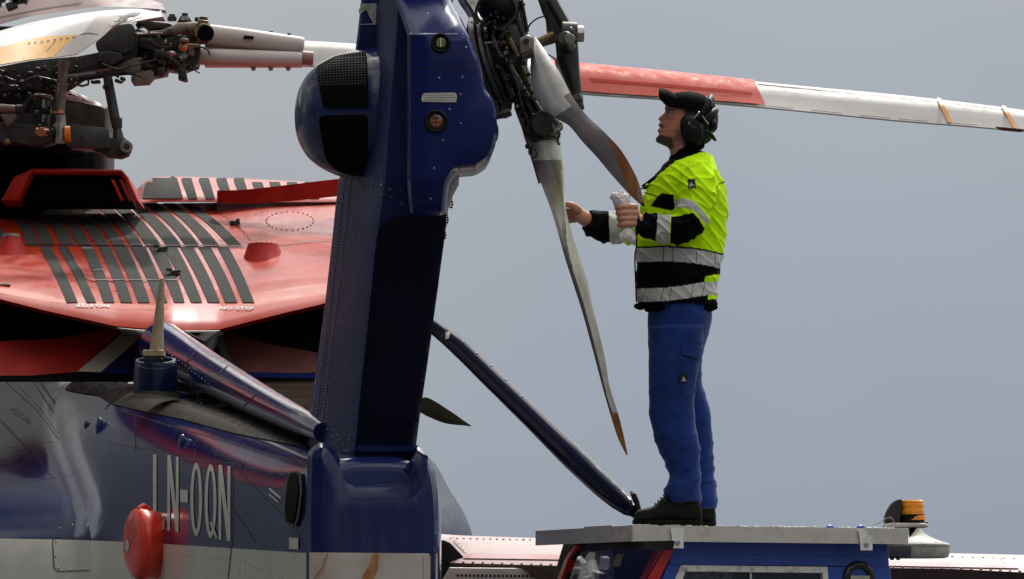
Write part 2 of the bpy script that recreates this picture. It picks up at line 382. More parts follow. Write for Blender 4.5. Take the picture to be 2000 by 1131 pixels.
mat('cover_red', (.72, .035, .012), .32, coat=.25, var=.12, vscale=6, bump=.15, bscale=12, bdist=.01, dirt=(.45, .015, .008), dscale=9)
# ------------------------------------------------------------------ ground
g = MB(); n = 24
for i in range(n):
    for j in range(n):
        x0, x1 = -1500 + 3000 * i / n, -1500 + 3000 * (i + 1) / n; y0, y1 = -200 + 3200 * j / n, -200 + 3200 * (j + 1) / n
        g.add([(x0, y0, 0), (x1, y0, 0), (x1, y1, 0), (x0, y1, 0)], [[0, 1, 2, 3]])
mat('apron', (.055, .055, .053), .9, var=.2, vscale=.3, bump=.3, bscale=40, bdist=.005)
go = g.build('ground', 'apron', smooth=False); tag(go, 'grey asphalt apron', None, None, 'structure')

# ------------------------------------------------------------------ helicopter
HEAD = R(10.9); ch, sh = math.cos(HEAD), math.sin(HEAD)
HX, HY = (730 - 1000) * K * 22.0, 22.0
HELI = empty('helicopter', (HX - 8 * sh, HY + 8 * ch, 0), 'blue, white and red rescue helicopter seen from behind its tail, registration LN-OQN', 'helicopter')
MATS['livery'].node_tree  # split plane measured in the helicopter's own frame
def setsplit(mn, z_at, slope):
    # boundary height (world) z_at at Y=HY, rising with slope per metre of Y
    t = MATS[mn].node_tree
    ms = [q for q in t.nodes if q.type == 'MATH' and q.operation == 'MULTIPLY_ADD']
    y0 = HY - ORG['helicopter'].y
    ms[0].inputs[1].default_value = -slope; ms[0].inputs[2].default_value = -(z_at - slope * y0); ms[1].inputs[1].default_value = 1
ZW = CZ + (HZ - 1079) * K * 21.9
setsplit('livery', ZW, .034); setsplit('livery_body', ZW, .034); setsplit('livery_tail', ZW, .034)
def ax(s, wv, z): return Vector((HX - s * sh - wv * ch, HY + s * ch - wv * sh, z))   # s forward, wv to port
# section table: s, half width, top, bottom, exponent (heights relative to the eye)
SEC = [(0, .245, .295, -.62, 4.0), (.25, .262, .305, -.64, 3.9), (1.0, .275, .345, -.68, 3.3), (2.5, .315, .455, -.75, 2.9), (4.0, .36, .575, -.85, 2.8),
       (5.0, .42, .66, -.95, 2.9), (5.35, .47, .70, -1.0, 2.8)]
SEC2 = [(5.35, .47, .70, -1.0, 2.8), (5.7, .53, .72, -1.1, 2.6), (6.2, .70, .77, -1.25, 2.5), (6.9, .96, .83, -1.4, 2.4), (7.8, 1.16, .88, -1.5, 2.4), (9.2, 1.3, .92, -1.55, 2.4), (12, 1.3, .9, -1.55, 2.4), (14, .9, .5, -1.5, 2.4), (15, .4, .1, -1.3, 2.2)]
def ring(s, hw, zt, zb, ex, n=56):
    q0 = s; lift = (HZ - 1040) * K * (22 + s); zt += lift; zb += lift
    def sstep(a, b_, x): x = min(1, max(0, (x - a) / (b_ - a))); return x * x * (3 - 2 * x)
    tilt = 3.0 * sstep(2.6, 5.5, s)
    zc = (zt + zb) / 2; hh = (zt - zb) / 2; o = []
    for j in range(n):
        t = 2 * math.pi * (j + .5) / n; c, q = math.cos(t), math.sin(t)
        z = zc + hh * math.copysign(abs(q) ** (2 / ex), q); f = sstep(0, 1, (z - (lift - .05)) / .75)
        o.append(ax(s + tilt * f, hw * math.copysign(abs(c) ** (2 / ex), c), CZ + z + tilt * f * .075))
    return o
# tail boom
b = MB()
ss = [0.06, .0] ; rr = []
for s, k in ((-.055, .80), (-.05, .9), (-.03, .965), (0.0, .99), (.05, 1.0)):
    hw, zt, zb, ex = sm(SEC, 0)
    rr.append(ring(s, hw * (1 - (1 - k) * .9), zt - (1 - k) * .28, zb + (1 - k) * .2, ex))
s = .15
while s < 5.3: rr.append(ring(s, *sm(SEC, s))); s += .15
rr.append(ring(5.35, *sm(SEC, 5.35)))
b.loft(rr, 0)
bv = b.bvh()
# shroud round the fin root: raised shoulders
RV = 1
for ln, sp in (([(232, 800), (330, 833), (455, 868), (600, 905)], 6), ([(210, 868), (300, 888), (450, 905), (560, 930)], 6), ([(222, 930), (330, 948), (450, 960)], 6),
               ([(230, 1000), (330, 1015), (455, 1030), (590, 1045)], 7), ([(240, 1078), (455, 1092)], 6), ([(208, 800), (208, 920)], 6), ([(265, 820), (265, 960)], 7),
               ([(455, 905), (455, 1000), (445, 1131)], 6), ([(480, 890), (480, 1131)], 9), ([(575, 905), (560, 940), (560, 1060)], 7), ([(510, 950), (505, 1100)], 8),
               ([(240, 782), (420, 825), (600, 875)], 5), ([(470, 1095), (560, 1131)], 8), ([(320, 1000), (320, 1131)], 9), ([(380, 870), (382, 1000)], 9)):
    rivets(b, bv, ln, sp, .0036, RV, .4)
for ln, wd in (([(455, 905), (455, 1050), (446, 1131)], 2), ([(452, 905), (588, 1045)], 1.6), ([(235, 803), (600, 908)], 2), ([(210, 865), (455, 905)], 1.4), ([(228, 1000), (455, 1030)], 1.6),
               ([(450, 985), (500, 1060)], 1.6), ([(265, 815), (265, 880)], 1.6), ([(230, 770), (205, 800)], 2)):
    stroke(b, bv, ln, wd * .8, .0015, 2)
# dark grey-brown top skin
decal(b, bv, [(72, 736), (100, 731), (290, 726), (400, 755), (520, 790), (586, 832), (592, 874), (581, 872), (452, 846), (358, 820), (262, 800), (219, 790), (192, 774), (148, 767), (96, 754)], .004, 3, 10)
boom = b.build('tail_boom', ['livery', 'rivet_skin', 'seam', 'top_brown'], HELI)
BV = bv
l = MB(); 

def glyph(pl, x0, x1, yb0, yb1, yt0, yt1, off=.0028):
    """unit-square outline -> pixels (left edge x0, right edge x1, with their bottom and top heights)"""
    o = []
    for u, t_ in pl:
        x = x0 + (x1 - x0) * u; yb = yb0 + (yb1 - yb0) * u; yt = yt0 + (yt1 - yt0) * u; o.append((x, yb + (yt - yb) * t_))
    decal(l, bv, o, off, 0, 8)
NG = [(0, 0), (0, 1), (.3, 1), (.76, .36), (.76, 1), (1, 1), (1, 0), (.72, 0), (.24, .64), (.24, 0)]
def ov(a0, a1, n=12): 
    e = [(.5 + .5 * math.sin(a0 + (a1 - a0) * i / n), .5 + .5 * math.cos(a0 + (a1 - a0) * i / n)) for i in range(n + 1)]
    f_ = [(.5 + .24 * math.sin(a1 + (a0 - a1) * i / n), .5 + .41 * math.cos(a1 + (a0 - a1) * i / n)) for i in range(n + 1)]
    return e + f_
glyph([(0, 0), (0, 1), (.3, 1), (.3, .12), (1, .12), (1, 0)], 300, 322, 1030, 1035, 888, 891)
glyph(NG, 328, 350, 1036, 1040, 889, 893)
decal(l, bv, [(353, 956), (368, 958), (368, 982), (353, 980)], .0028, 0)
for x0, x1, yb, yt in ((373, 396, 1047, 903), (401, 424, 1051, 906)):
    glyph(ov(0, math.pi), x0, x1, yb, yb + 1, yt, yt + 1); glyph(ov(math.pi, 2 * math.pi), x0, x1, yb, yb + 1, yt, yt + 1)
decal(l, bv, [(411, 1020), (415, 1018), (426, 1048), (424, 1054)], .0045, 0)
glyph(NG, 428, 451, 1053, 1057, 908, 911)
l.build('registration_lettering', 'letter', boom, smooth=False)
l = MB(); decal(l, bv, [(567, 1050), (585, 1051), (585, 1073), (567, 1072)], .005, 0); l.build('small_placard', 'letter', boom, smooth=False)
l = MB(); decal(l, bv, [(526, 955), (530, 954), (552, 972), (548, 974)], .005, 0); decal(l, bv, [(526, 966), (530, 966), (548, 981), (545, 982)], .005, 0); l.build('stripe_marking', 'letter', boom, smooth=False)
# oval vent
l = MB(); pl = rnd_poly([(570, 923), (592, 922), (596, 960), (590, 1008), (582, 1032), (562, 1022), (560, 990), (565, 940)], 8)
decal(l, bv, pl, .012, 1, 6); decal(l, bv, inset(pl if area(pl) > 0 else pl[::-1], 5), .018, 0, 6)
l.build('oval_vent', ['mesh_black', 'seam'], boom)
# handles on the shoulder
for (x, y, sz) in ((195, 836, 1), (356, 868, .85), (168, 832, .5)):
    h = MB(); p, nn = on(bv, x, y)
    h.sphere(p, .05 * sz, sc=(.42, .7, 1.1))
    h.build('fairing_step', 'navy', boom)
# wing-like rear end fairing carrying the fin: saddle shoulders
def saddle():
    m = MB(); Yr = 21.90
    # front outline (rear-facing) in pixels, closed at the bottom below the frame
    top = spline([(600, 905), (603, 882), (622, 866), (640, 868), (655, 882), (668, 905), (680, 932), (695, 943)], 4)
    top += spline([(790, 943), (803, 925), (806, 885), (815, 872), (830, 885), (845, 915), (853, 955), (857, 1010)], 4)
    poly = top + [(857, 1131), (857, 1300), (600, 1300), (598, 1131), (598, 1000)]
    m.prism(poly, Yr, Yr + .85, .06, 0, fY=lambda x, y: -(728 - x) * K * 22 * .19 * -1 * .0 + max(0, (x - 728)) * .0)
    bv2 = m.bvh()
    decal(m, bv2, [(606, 1079), (853, 1081), (853, 1290), (606, 1290)], .004, 3, 20)
    decal(m, bv2, rnd_poly([(729, 1081), (740, 1081), (738, 1110), (726, 1140), (704, 1150), (708, 1125), (722, 1104)], 5), .007, 1, 8)
    stroke(m, bv2, [(640, 1081), (630, 1110), (612, 1135)], 3, .007, 1)
    stroke(m, bv2, [(806, 885), (830, 885), (845, 915), (851, 955), (853, 1040)], 1.5, .004, 2)
    return m.build('tail_cone', ['livery_tail', 'rust_stain', 'seam', 'tail_white'], HELI)
mat('tail_white', (.50, .46, .42), .4, var=.15, vscale=5, dirt=(.40, .24, .15), dscale=4, dthr=(.52, .8))
mat('livery_tail', (.009, .015, .09), .22, coat=.35, spec=.3, var=.12, vscale=5, bump=.05, bscale=5, bdist=.004, stretch=(3, 1, .6), dirt=(.05, .055, .08), dscale=5, dthr=(.5, .9))
saddle()
# fuselage
f = MB(); rr = []
s = 5.35
while s < 15.01: rr.append(ring(s, *sm(SEC2, s))); s += .2 if s > 7 else .1
f.loft(rr, 0, cap0=False); fb = f.bvh()
for ln, sp in (([(0, 818), (60, 880), (105, 935)], 5), ([(20, 738), (80, 800), (150, 900), (160, 925)], 5), ([(0, 950), (60, 940), (160, 925), (230, 930)], 6), ([(70, 740), (130, 815), (200, 915)], 4), ([(0, 876), (70, 868), (110, 862)], 8)):
    rivets(f, fb, ln, sp, .0045, 1, .4)
for ln, wd in (([(0, 735), (75, 805), (150, 905), (160, 930)], 1.6), ([(62, 740), (100, 800), (170, 880), (212, 935), (232, 1000), (233, 1048)], 2.6), ([(75, 738), (112, 795), (185, 885), (225, 940)], 3),
               ([(0, 822), (60, 885), (105, 935)], 1.4)):
    stroke(f, fb, ln, wd * .6, .003, 2)
pl = rnd_poly([(103, 1050), (204, 1050), (201, 1113), (106, 1117)], 12)
stroke(f, fb, pl + [pl[0]], 1.8, .003, 2)
for x, y in ((110, 1058), (200, 1056), (109, 1086), (199, 1084), (114, 1110), (137, 1113), (166, 1112), (192, 1107)): rivets(f, fb, [(x, y), (x + 1, y)], 5, .009, 3)
for x, y in ((117, 1032), (142, 1026), (172, 1026), (195, 1031)): rivets(f, fb, [(x, y), (x + 1, y)], 5, .008, 3)
fus = f.build('fuselage', ['livery_body', 'rivet_skin', 'seam', 'rivet_steel'], HELI)
l = MB(); text_decal(l, fb, 'NO STEP', ((64, 822), (28, 794), (52, 826)), .006, 0); l.build('no_step_lettering', 'letter', fus, smooth=False)
# raised red fabric cover on the port side
m = MB(); Yc_ = 26.55
hp, hn = on(BV, 300, 1061); nv = Vector((-.92, -.37, .08)).normalized(); fw = nv.cross(Vector((0, 0, 1))).normalized(); Yc_ = hp.y
c0 = P(270, 1062, Yc_ - .14); RZ = 70 * K * Yc_; rings = []
for q, dd in ((.25, .036), (.6, .034), (.84, .028), (.95, .016), (1.0, .0), (1.0, -.03), (.95, -.045), (.9, -.2)):
    rings.append([c0 + nv * dd + Vector((0, 0, 1)) * RZ * q * math.sin(t) + fw * RZ * q * math.cos(t) for t in [2 * math.pi * j / 48 for j in range(48)]])
m.loft(rings, 0); rv_ = m.bvh(); cu_ = m.build('round_cover', 'cover_red', HELI)
m = MB(); decal(m, rv_, [(247, 1056), (251, 1054), (254, 1064), (252, 1074), (248, 1080), (246, 1070)], .003, 0, 4); m.build('cover_badge', 'letter', cu_)
m = MB(); m.tube([P(270, 994, Yc_ - .16), P(280, 989, Yc_ - .15), P(290, 996, Yc_ - .12), P(297, 1008, Yc_ - .1)], [.012, .016, .014, .01], 10); m.build('cover_strap', 'cover_red', cu_)
# starboard sponson behind the tail
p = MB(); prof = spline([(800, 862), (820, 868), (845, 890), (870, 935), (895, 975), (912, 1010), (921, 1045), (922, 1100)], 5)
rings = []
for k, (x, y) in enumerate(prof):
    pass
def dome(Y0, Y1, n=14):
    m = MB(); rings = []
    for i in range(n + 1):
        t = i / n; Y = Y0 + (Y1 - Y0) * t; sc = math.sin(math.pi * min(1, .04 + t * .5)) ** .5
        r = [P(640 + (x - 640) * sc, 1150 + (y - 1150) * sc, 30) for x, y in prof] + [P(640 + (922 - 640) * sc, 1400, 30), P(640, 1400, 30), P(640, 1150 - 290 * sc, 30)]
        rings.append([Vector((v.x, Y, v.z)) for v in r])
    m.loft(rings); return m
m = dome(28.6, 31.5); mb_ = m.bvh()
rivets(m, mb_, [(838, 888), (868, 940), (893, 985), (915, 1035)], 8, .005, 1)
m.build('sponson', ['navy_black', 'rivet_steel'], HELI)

# ---- fin
fin = MB()
FT = [(60, 772, 880, 21.75, 703, 22.95), (300, 752, 878, 21.78, 662, 23.0), (345, 750, 874, 21.79, 656, 23.05), (430, 737, 868, 21.83, 648, 23.1), (560, 722, 851, 21.92, 634, 23.2), (700, 708, 832, 22.0, 616, 23.3),
      (800, 698, 818, 22.06, 602, 23.35), (862, 691, 808, 22.1, 593, 23.38), (950, 683, 799, 22.14, 584, 23.4)]
rings = []
ys = list(range(-60, 950, 22)) + [945]
for y in ys:
    a, c, Yr, le, Yl = interp(FT, y) if y >= 60 else (interp([(-60, 780, 885, 21.7, 708, 22.9), (60, 772, 880, 21.75, 703, 22.95)], y))
    A = P(a, y, Yr); B = P(c, y, Yr + .04); D = P(le, y, Yl)
    z = A.z
    A.z = B.z = D.z = z
    W = (B - A); ctr = (A + B) / 2
    DR = D + Vector((W.x * .55, W.x * .1, 0))         # starboard side of the leading edge
    o = []
    e = .028
    pts = [A + (D - A) * .02 + Vector((-.004, 0, 0)), A + W * .03 + Vector((0, -.012, 0)), A + W * .10 + Vector((0, -.022, 0)), A + W * .9 + Vector((0, -.022, 0)), A + W * .97 + Vector((0, -.012, 0)), B + Vector((.004, .02, 0)),
           B + (DR - B) * .5 + Vector((.03, 0, 0)), DR + Vector((.01, -.08, 0)), DR + Vector((-.01, .0, 0)), (D + DR) / 2 + Vector((0, .035, 0)), D + Vector((.015, .012, 0)), D + Vector((0, -.02, 0)),
           D + (A - D) * .12 + Vector((-.006, 0, 0)), D + (A - D) * .35 + Vector((-.014, 0, 0)), D + (A - D) * .7 + Vector((-.01, 0, 0))]
    for q in pts: o.append(Vector((q.x, q.y, z)))
    rings.append(o)
fin.loft(rings, 0); fb = fin.bvh()
def fe(x, y):
    """x as fraction between leading edge and rear corner at height y"""
    a, c, Yr, le, Yl = interp(FT, y); return le + (a - le) * x
for fr, sp in ((.03, 5), (.08, 5), (.14, 6), (.22, 6), (.30, 6), (.36, 8)):
    rivets(fin, fb, [(fe(fr + .01 * math.sin(y / 40), y), y) for y in range(350, 860, 30)], sp, .0042, 1, .7)
for fr in (.9,): rivets(fin, fb, [(fe(fr, y), y) for y in range(840, 920, 20)], 12, .0045, 1)
rivets(fin, fb, [(645, 830), (670, 870), (688, 905)], 12, .005, 1); rivets(fin, fb, [(640, 838), (665, 880)], 14, .005, 1)
for x, y in ((722, 881), (745, 880), (772, 880), (716, 901), (744, 901), (774, 901), (838, 412), (850, 412), (860, 408), (842, 392)): rivets(fin, fb, [(x, y), (x + 1, y)], 5, .006, 3)
rivets(fin, fb, [(690, 352), (735, 372), (800, 400)], 9, .0035, 1); stroke(fin, fb, [(690, 348), (800, 398)], 1.2, .003, 2)
for x, y in ((710, 362), (728, 355), (745, 362), (762, 370), (782, 374), (800, 383), (815, 387), (725, 376), (745, 382), (765, 385), (785, 398), (708, 370)): rivets(fin, fb, [(x, y), (x + 1, y)], 5, .007, 1)
for ln, wd in (([(fe(.2, y), y) for y in range(345, 860, 40)], 1.6), ([(fe(.33, y), y) for y in range(345, 860, 40)], 1.2)):
    stroke(fin, fb, ln, wd, .003, 2)
# black-navy rear face, rounded upper corner, dark reflection put into its colour
pl = spline([(697, 905), (703, 800), (722, 620), (735, 490), (742, 450), (760, 428), (790, 422), (866, 418)], 4) + [(866, 440), (850, 560), (830, 705), (816, 800), (808, 862), (801, 910)]
decal(fin, fb, pl, .012, 4, 10)
decal(fin, fb, [(701, 868), (808, 868), (806, 880), (700, 880)], .02, 5, 8)
mat('fin_black', (.003, .003, .016), .3, coat=.0, var=.2, vscale=4, spec=.12)
fino = fin.build('tail_fin', ['fin_navy', 'rivet_navy', 'seam', 'rivet_steel', 'fin_black', 'fin_navy'], HELI)
# rivets silhouetted on the starboard edge
m = MB()
for k in range(22):
    y = 360 + k * 5; x = interp(FT, y)[1] + 4 + 2 * math.sin(k) - (y - 360) * .02
    p0 = P(x + (8 if k < 10 else 2), y, 22.1); m.sphere(p0, .005, n=6)
    m.cyl(p0, p0 - Vector((.05, 0, 0)), .002, 6)
m.build('edge_fastener_strip', 'rivet_dark', fino)

# ---- gearbox fairing (upper housing)
g = MB()
poly = [(795, 348), (795, 66), (770, -5), (758, -60), (872, -60), (880, 0), (902, 38), (920, 78), (938, 125), (948, 175), (960, 190), (969, 215), (972, 262), (966, 290), (955, 312), (930, 327), (892, 330), (876, 352), (872, 372), (868, 420), (800, 424)]
g.prism(rnd_poly(poly, 9, 3), 21.50, 22.25, .045, 0, fY=lambda x, y: max(0, (66 - y)) * .0028 + max(0, (y - 350)) * .0012, taper=.88)
gb = g.bvh()
stroke(g, gb, [(800, 134), (935, 134)], 1.4, .003, 2); stroke(g, gb, [(800, 67), (905, 67)], 2.2, .003, 3)
for x, y in ((858, 152), (903, 150), (900, 184), (878, 213), (900, 241), (865, 274), (848, 328), (841, 388), (792, 104), (792, 131), (803, 66), (915, 20), (836, 27), (910, 92)): rivets(g, gb, [(x, y), (x + 1, y)], 5, .0055, 1)
rivets(g, gb, [(808, 119), (935, 121)], 6, .0025, 2)
gf = g.build('gearbox_fairing', ['navy_deep', 'rivet_steel', 'seam', 'rivet_navy'], HELI)
l = MB(); decal(l, gb, rnd_poly([(827, 182), (890, 181), (893, 188), (891, 200), (824, 199), (823, 192)], 3, 2), .004, 0, 7)
for k, yy in enumerate((186, 191, 196)):
    x = 829
    while x < 886:
        wv = random.uniform(2, 5); stroke(l, gb, [(x, yy), (x + wv, yy)], 1.0, .0065, 1); x += wv + 1.6
l.build('data_plate', ['letter', 'seam_red'], gf, smooth=False)
def lamp(x, y, r, name, inner, bars):
    m = MB(); p, nn = on(gb, x, y); a = Vector((1, 0, 0)); c = Vector((0, 0, 1)); rp = r * K * 21.5
    def rg(q, d): return [p + Vector((0, -d, 0)) + a * math.cos(t) * q + c * math.sin(t) * q for t in [2 * math.pi * j / 28 for j in range(28)]]
    m.loft([rg(rp * 1.15, -.01), rg(rp * 1.15, .01), rg(rp, .014), rg(rp * .84, .012), rg(rp * .8, .0)], 0, cap0=False, cap1=False)
    o = m.build(name, ['black'], gf)
    d = MB(); d.loft([rg(rp * .84, .0), rg(rp * .6, .008), rg(rp * .25, .011)], 0, cap0=False); 
    for bx in bars: d.box(p + Vector((bx[0] * rp, -.012, bx[1] * rp)), (bx[2] * rp, .006, bx[3] * rp), m=bx[4])
    d.build('lens', [inner, 'letter', 'olive', 'amber'], o)
mat('lens_dark', (.03, .03, .028), .15, coat=1); mat('lens_brown', (.10, .05, .03), .2, coat=1); mat('olive', (.16, .2, .05), .4); mat('amber', (.32, .10, .02), .35)
lamp(861, 84, 17, 'tail_light', 'lens_dark', [(-.32, 0, .28, .9, 2), (.0, 0, .22, 1.0, 1), (.33, 0, .28, .9, 2)])
lamp(852, 237, 20, 'tail_light', 'lens_brown', [(0, 0, 1.0, .22, 3), (0, .0, .1, 1.1, 0), (0, .35, .6, .2, 0), (0, -.35, .7, .25, 3)])
# green lamp lens on the starboard bulge
m = MB(); p = P(969, 258, 21.75); m.sphere(p, .02, n=10, sc=(.5, 1, 1.8)); mat('green_lens', (.0, .09, .03), .15, coat=1); m.build('navigation_light', 'green_lens', gf)
# white gaiter under the bulge
m = MB(); m.tube([P(884, 338, 22.0), P(877, 355, 22.0), P(871, 380, 22.0), P(868, 405, 22.0)], [.014, .02, .014, .01], 12, flat=2); m.build('sealant_strip', 'white_paint', gf)

# ---- bulged intake fairing on the port side
bb = MB(); prof = spline([(571, 4, 218), (574, 30, 218), (582, 56, 217), (600, 84, 216), (630, 106, 215), (670, 122, 215), (715, 130, 214), (745, 131, 213), (775, 128, 214), (800, 125, 216)], 4)
rings = []; YC = 22.42
for x, h, cy in prof:
    hz = h * K * 22.2; hy = hz * 1.45; c0 = P(x, cy, 22.2); ex = 2.35; o = []
    for j in range(48):
        t = 2 * math.pi * j / 48; c, q = math.cos(t), math.sin(t)
        o.append(Vector((c0.x, YC + hy * math.copysign(abs(c) ** (2 / ex), c), c0.z + hz * math.copysign(abs(q) ** (2 / ex), q))))
    rings.append(o)
bb.loft(rings, 0); bbv = bb.bvh()
p1 = rnd_poly([(617, 132), (655, 110), (716, 101), (719, 160), (720, 212), (632, 212)], 9); p2 = rnd_poly([(622, 226), (718, 224), (719, 346), (660, 336), (636, 310)], 12)
decal(bb, bbv, p1, .003, 2, 7); decal(bb, bbv, p2, .003, 2, 7)
for i in range(11):
    y = 113 + i * 5
    x0 = 660 - (y - 108) * 1.2
    stroke(bb, bbv, [(max(x0, 622), y + 4), (716, y)], 1.2, .006, 3, 12)
for i in range(16):
    x = 622 + i * 6; stroke(bb, bbv, [(x, max(104, 132 - (x - 617) * .5)), (x + 1, 168)], 1.0, .0062, 3, 12)
rivets(bb, bbv, [(728, 95), (731, 130), (731, 165), (731, 200), (731, 230), (729, 290), (727, 340)], 14, .0042, 1)
rivets(bb, bbv, [(606, 148), (616, 180), (621, 220), (628, 260)], 13, .004, 1); rivets(bb, bbv, [(606, 130), (640, 106), (690, 94), (728, 90)], 11, .0045, 1)
stroke(bb, bbv, [(744, 92), (747, 140), (748, 250), (745, 335)], 1.2, .003, 3)
bo = bb.build('intake_fairing', ['navy', 'rivet_navy', 'mesh_black', 'seam'], HELI)
# raised collar between the bulge and the gearbox fairing
m = MB(); rings = []
for x, h in ((752, 128), (762, 140), (778, 143), (792, 138), (800, 128)):
    hz = h * K * 22.2; c0 = P(x, 226 - (800 - x) * .1, 22.2)
    rings.append([Vector((c0.x + .02 * math.cos(t), YC - .02 + hz * 1.42 * math.cos(t), c0.z + hz * math.sin(t))) for t in [2 * math.pi * j / 48 for j in range(48)]])
m.loft(rings, 0, cap0=False, cap1=False); m.build('fairing_collar', 'navy', HELI)
# upper fin skin panel with a pale reflection painted on, above the bulge
m = MB(); up = [(694, 98), (699, 60), (705, 5), (706, -60), (800, -60), (800, 110)]
m.prism(up, 22.32, 22.9, .03, 0); ub = m.bvh()
rivets(m, ub, [(697, 66), (702, 30), (707, 5)], 9, .005, 1); rivets(m, ub, [(748, 45), (765, 70), (780, 95)], 9, .005, 1); rivets(m, ub, [(748, 45), (716, 40), (700, 40)], 11, .005, 1)
for x, y in ((731, 62), (756, 70), (712, 76), (728, 45), (738, 35), (724, 24), (712, 56)): rivets(m, ub, [(x, y), (x + 1, y)], 5, .008, 1)
decal(m, ub, rnd_poly([(703, 8), (745, 6), (748, 46), (734, 52), (722, 34), (716, 18), (704, 30)], 5), .006, 2, 6)
stroke(m, ub, [(698, 49), (752, 46)], 2, .008, 2); stroke(m, ub, [(745, 0), (790, 66)], 1.4, .004, 3)
mat('painted_reflection', (.36, .34, .33), .3, metal=.6, var=.3, vscale=20, coat=.3)
m.build('fin_cap', ['fin_navy', 'rivet_dark', 'painted_reflection', 'seam'], HELI)

# ---- drive shaft cover along the boom top
m = MB(); pts = spline([(318, 676, 28.3), (380, 712, 27.4), (450, 752, 26.0), (520, 790, 24.6), (585, 822, 23.4), (630, 844, 22.8)], 6)
m.tube([P(*q) + Vector((0, 0, 0)) for q in pts], [.120 - .082 * i / (len(pts) - 1) for i in range(len(pts))], 28)
mv = m.bvh()
for x0, y0, x1, y1 in ((352, 722, 380, 690), (425, 733, 455, 705), (470, 800, 500, 770)): stroke(m, mv, [(x0, y0), (x1, y1)], 2, .003, 1)
rivets(m, mv, [(330, 690), (420, 760), (520, 815)], 8, .004, 2)
m.build('drive_shaft_cover', ['navy', 'seam', 'rivet_steel'], HELI)
for x, y in ((382, 772), (437, 798), (492, 812), (380, 766), (540, 832)):
    m = MB(); p, nn = on(BV, x, y)
    m.box(p + Vector((0, 0, .012)), (.05, .12, .02)); m.box(p + Vector((.02, .02, .03)), (.03, .05, .03)); m.build('hinge_bracket', 'gear_dark', boom)
m = MB(); U = [P(345, 744, 28.9), P(690, 743, 28.9), P(660, 856, 23.3), P(585, 842, 23.3)]; m.loft([U, [v - Vector((0, 0, .25)) for v in U]], 0); m.build('upper_deck', 'deck_brown', HELI)
# ---- blade antenna in its drum
d = MB(); c = P(304, 742, 27.0)
def oval(cx, cy, cz, rx, ry, n=32): return [Vector((cx + rx * math.cos(t), cy + ry * math.sin(t), cz)) for t in [2 * math.pi * j / n for j in range(n)]]
zt = P(304, 703, 27).z
tl = lambda r: [Vector((v.x, v.y, v.z + .17 * (v.y - c.y))) for v in r]
d.loft([oval(c.x, c.y, c.z - .06, .108, .16), tl(oval(c.x, c.y, zt - .012, .102, .152)), tl(oval(c.x, c.y, zt, .096, .146)), tl(oval(c.x, c.y, zt + .001, .082, .13)), tl(oval(c.x, c.y, zt - .05, .078, .12))], 0)
db = d.bvh(); rivets(d, db, [(268, 714), (285, 719), (304, 721), (325, 719), (342, 713)], 5, .0035, 1)
an = d.build('antenna_mount', ['navy_black', 'rivet_steel'], HELI)
m = MB(); rings = []
for k in range(9):
    t = k / 8; x = 304 + 13 * t; y = 702 - 157 * t; hw = (.036 - .024 * t) ; p = P(x, y, 27.0)
    rings.append([p + Vector((hw * math.cos(a), .055 * (1 - .5 * t) * math.sin(a), 0)) for a in [2 * math.pi * j / 16 for j in range(16)]])
m.loft(rings); m.box(P(301, 691, 26.98), (.10, .12, .03)); m.build('antenna_blade', 'tan', an)

# ---- red engine cowling
cw = MB()
lowY = [(-260, 560), (-100, 568), (0, 584), (90, 607), (150, 620), (225, 637), (300, 643), (380, 645), (430, 643), (480, 630), (560, 610), (620, 596), (700, 575), (800, 560)]
top_ = [(-260, 395), (0, 393), (140, 395), (300, 398), (420, 396), (520, 380), (655, 370), (800, 372)]
gx = list(range(-260, 801, 10)); NV = 34; rows = []
def cowlY(v): return 28.55 + 2.9 * (v ** 1.25)
for i in range(NV + 1):
    v = i / NV; r = []
    for x in gx:
        yl = interp(lowY, x)[0]; yt = interp(top_, x)[0]
        e = v ** .9
        y = yl + (yt - yl) * e
        bulge = .12 * math.cos((x - 330) / 420 * 1.3) if abs(x - 330) < 500 else 0
        r.append(P(x, y, cowlY(v) - bulge * math.sin(math.pi * min(1, v * 1.1)) + .0009 * abs(x - 330)))
    rows.append(r)
lip = [Vector((p.x, p.y + .12, p.z - .012)) for p in rows[0]]; back = [Vector((p.x, p.y + .5, p.z - .25)) for p in rows[-1]]
cw.loft([lip] + rows + [back], 0, closed=False); cb = cw.bvh()
# anti-skid stripes: lower row then upper row, bending with the surface
low = [((75, 481), (140, 588)), ((112, 481), (176, 588)), ((158, 484), (212, 588)), ((192, 486), (246, 590)), ((221, 485), (281, 591)), ((256, 485), (317, 592)), ((293, 485), (352, 592)), ((350, 485), (385, 592)) , ((350, 484), (420, 592)), ((392, 484), (455, 593)), ((434, 484), (488, 593))]
edges_top = [66, 103, 150, 186, 219, 252, 288, 318, 350, 386, 424, 460]
def stripe(a0, a1, b0, b1, ya, yb, bend=0, m=1, nseg=6):
    L = []; Rr = []
    for k in range(nseg + 1):
        t = k / nseg; y = ya + (yb - ya) * t; q = bend * math.sin(math.pi * t)
        L.append((a0 + (b0 - a0) * t + q, y)); Rr.append((a1 + (b1 - a1) * t + q, y))
    decal(cw, cb, L + Rr[::-1], .004, m, 12)
for t0, t1, b0, b1 in ((74, 99, 133, 152), (113, 131, 168, 187), (190, 210, 202, 224), (220, 245, 236, 258), (250, 277, 270, 293), (288, 318, 306, 328), (318, 342, 335, 361), (351, 374, 371, 397), (387, 410, 408, 430), (424, 446, 440, 464), (440, 462, 476, 498)):
    pass
LOW = [(77, 98, 130, 152), (113, 131, 169, 188), (158, 181, 202, 224), (192, 215, 236, 259), (221, 248, 270, 293), (254, 284, 306, 327), (290, 318, 340, 361), (317, 345, 373, 395), (351, 377, 406, 430), (387, 411, 440, 464), (424, 446, 474, 497)]
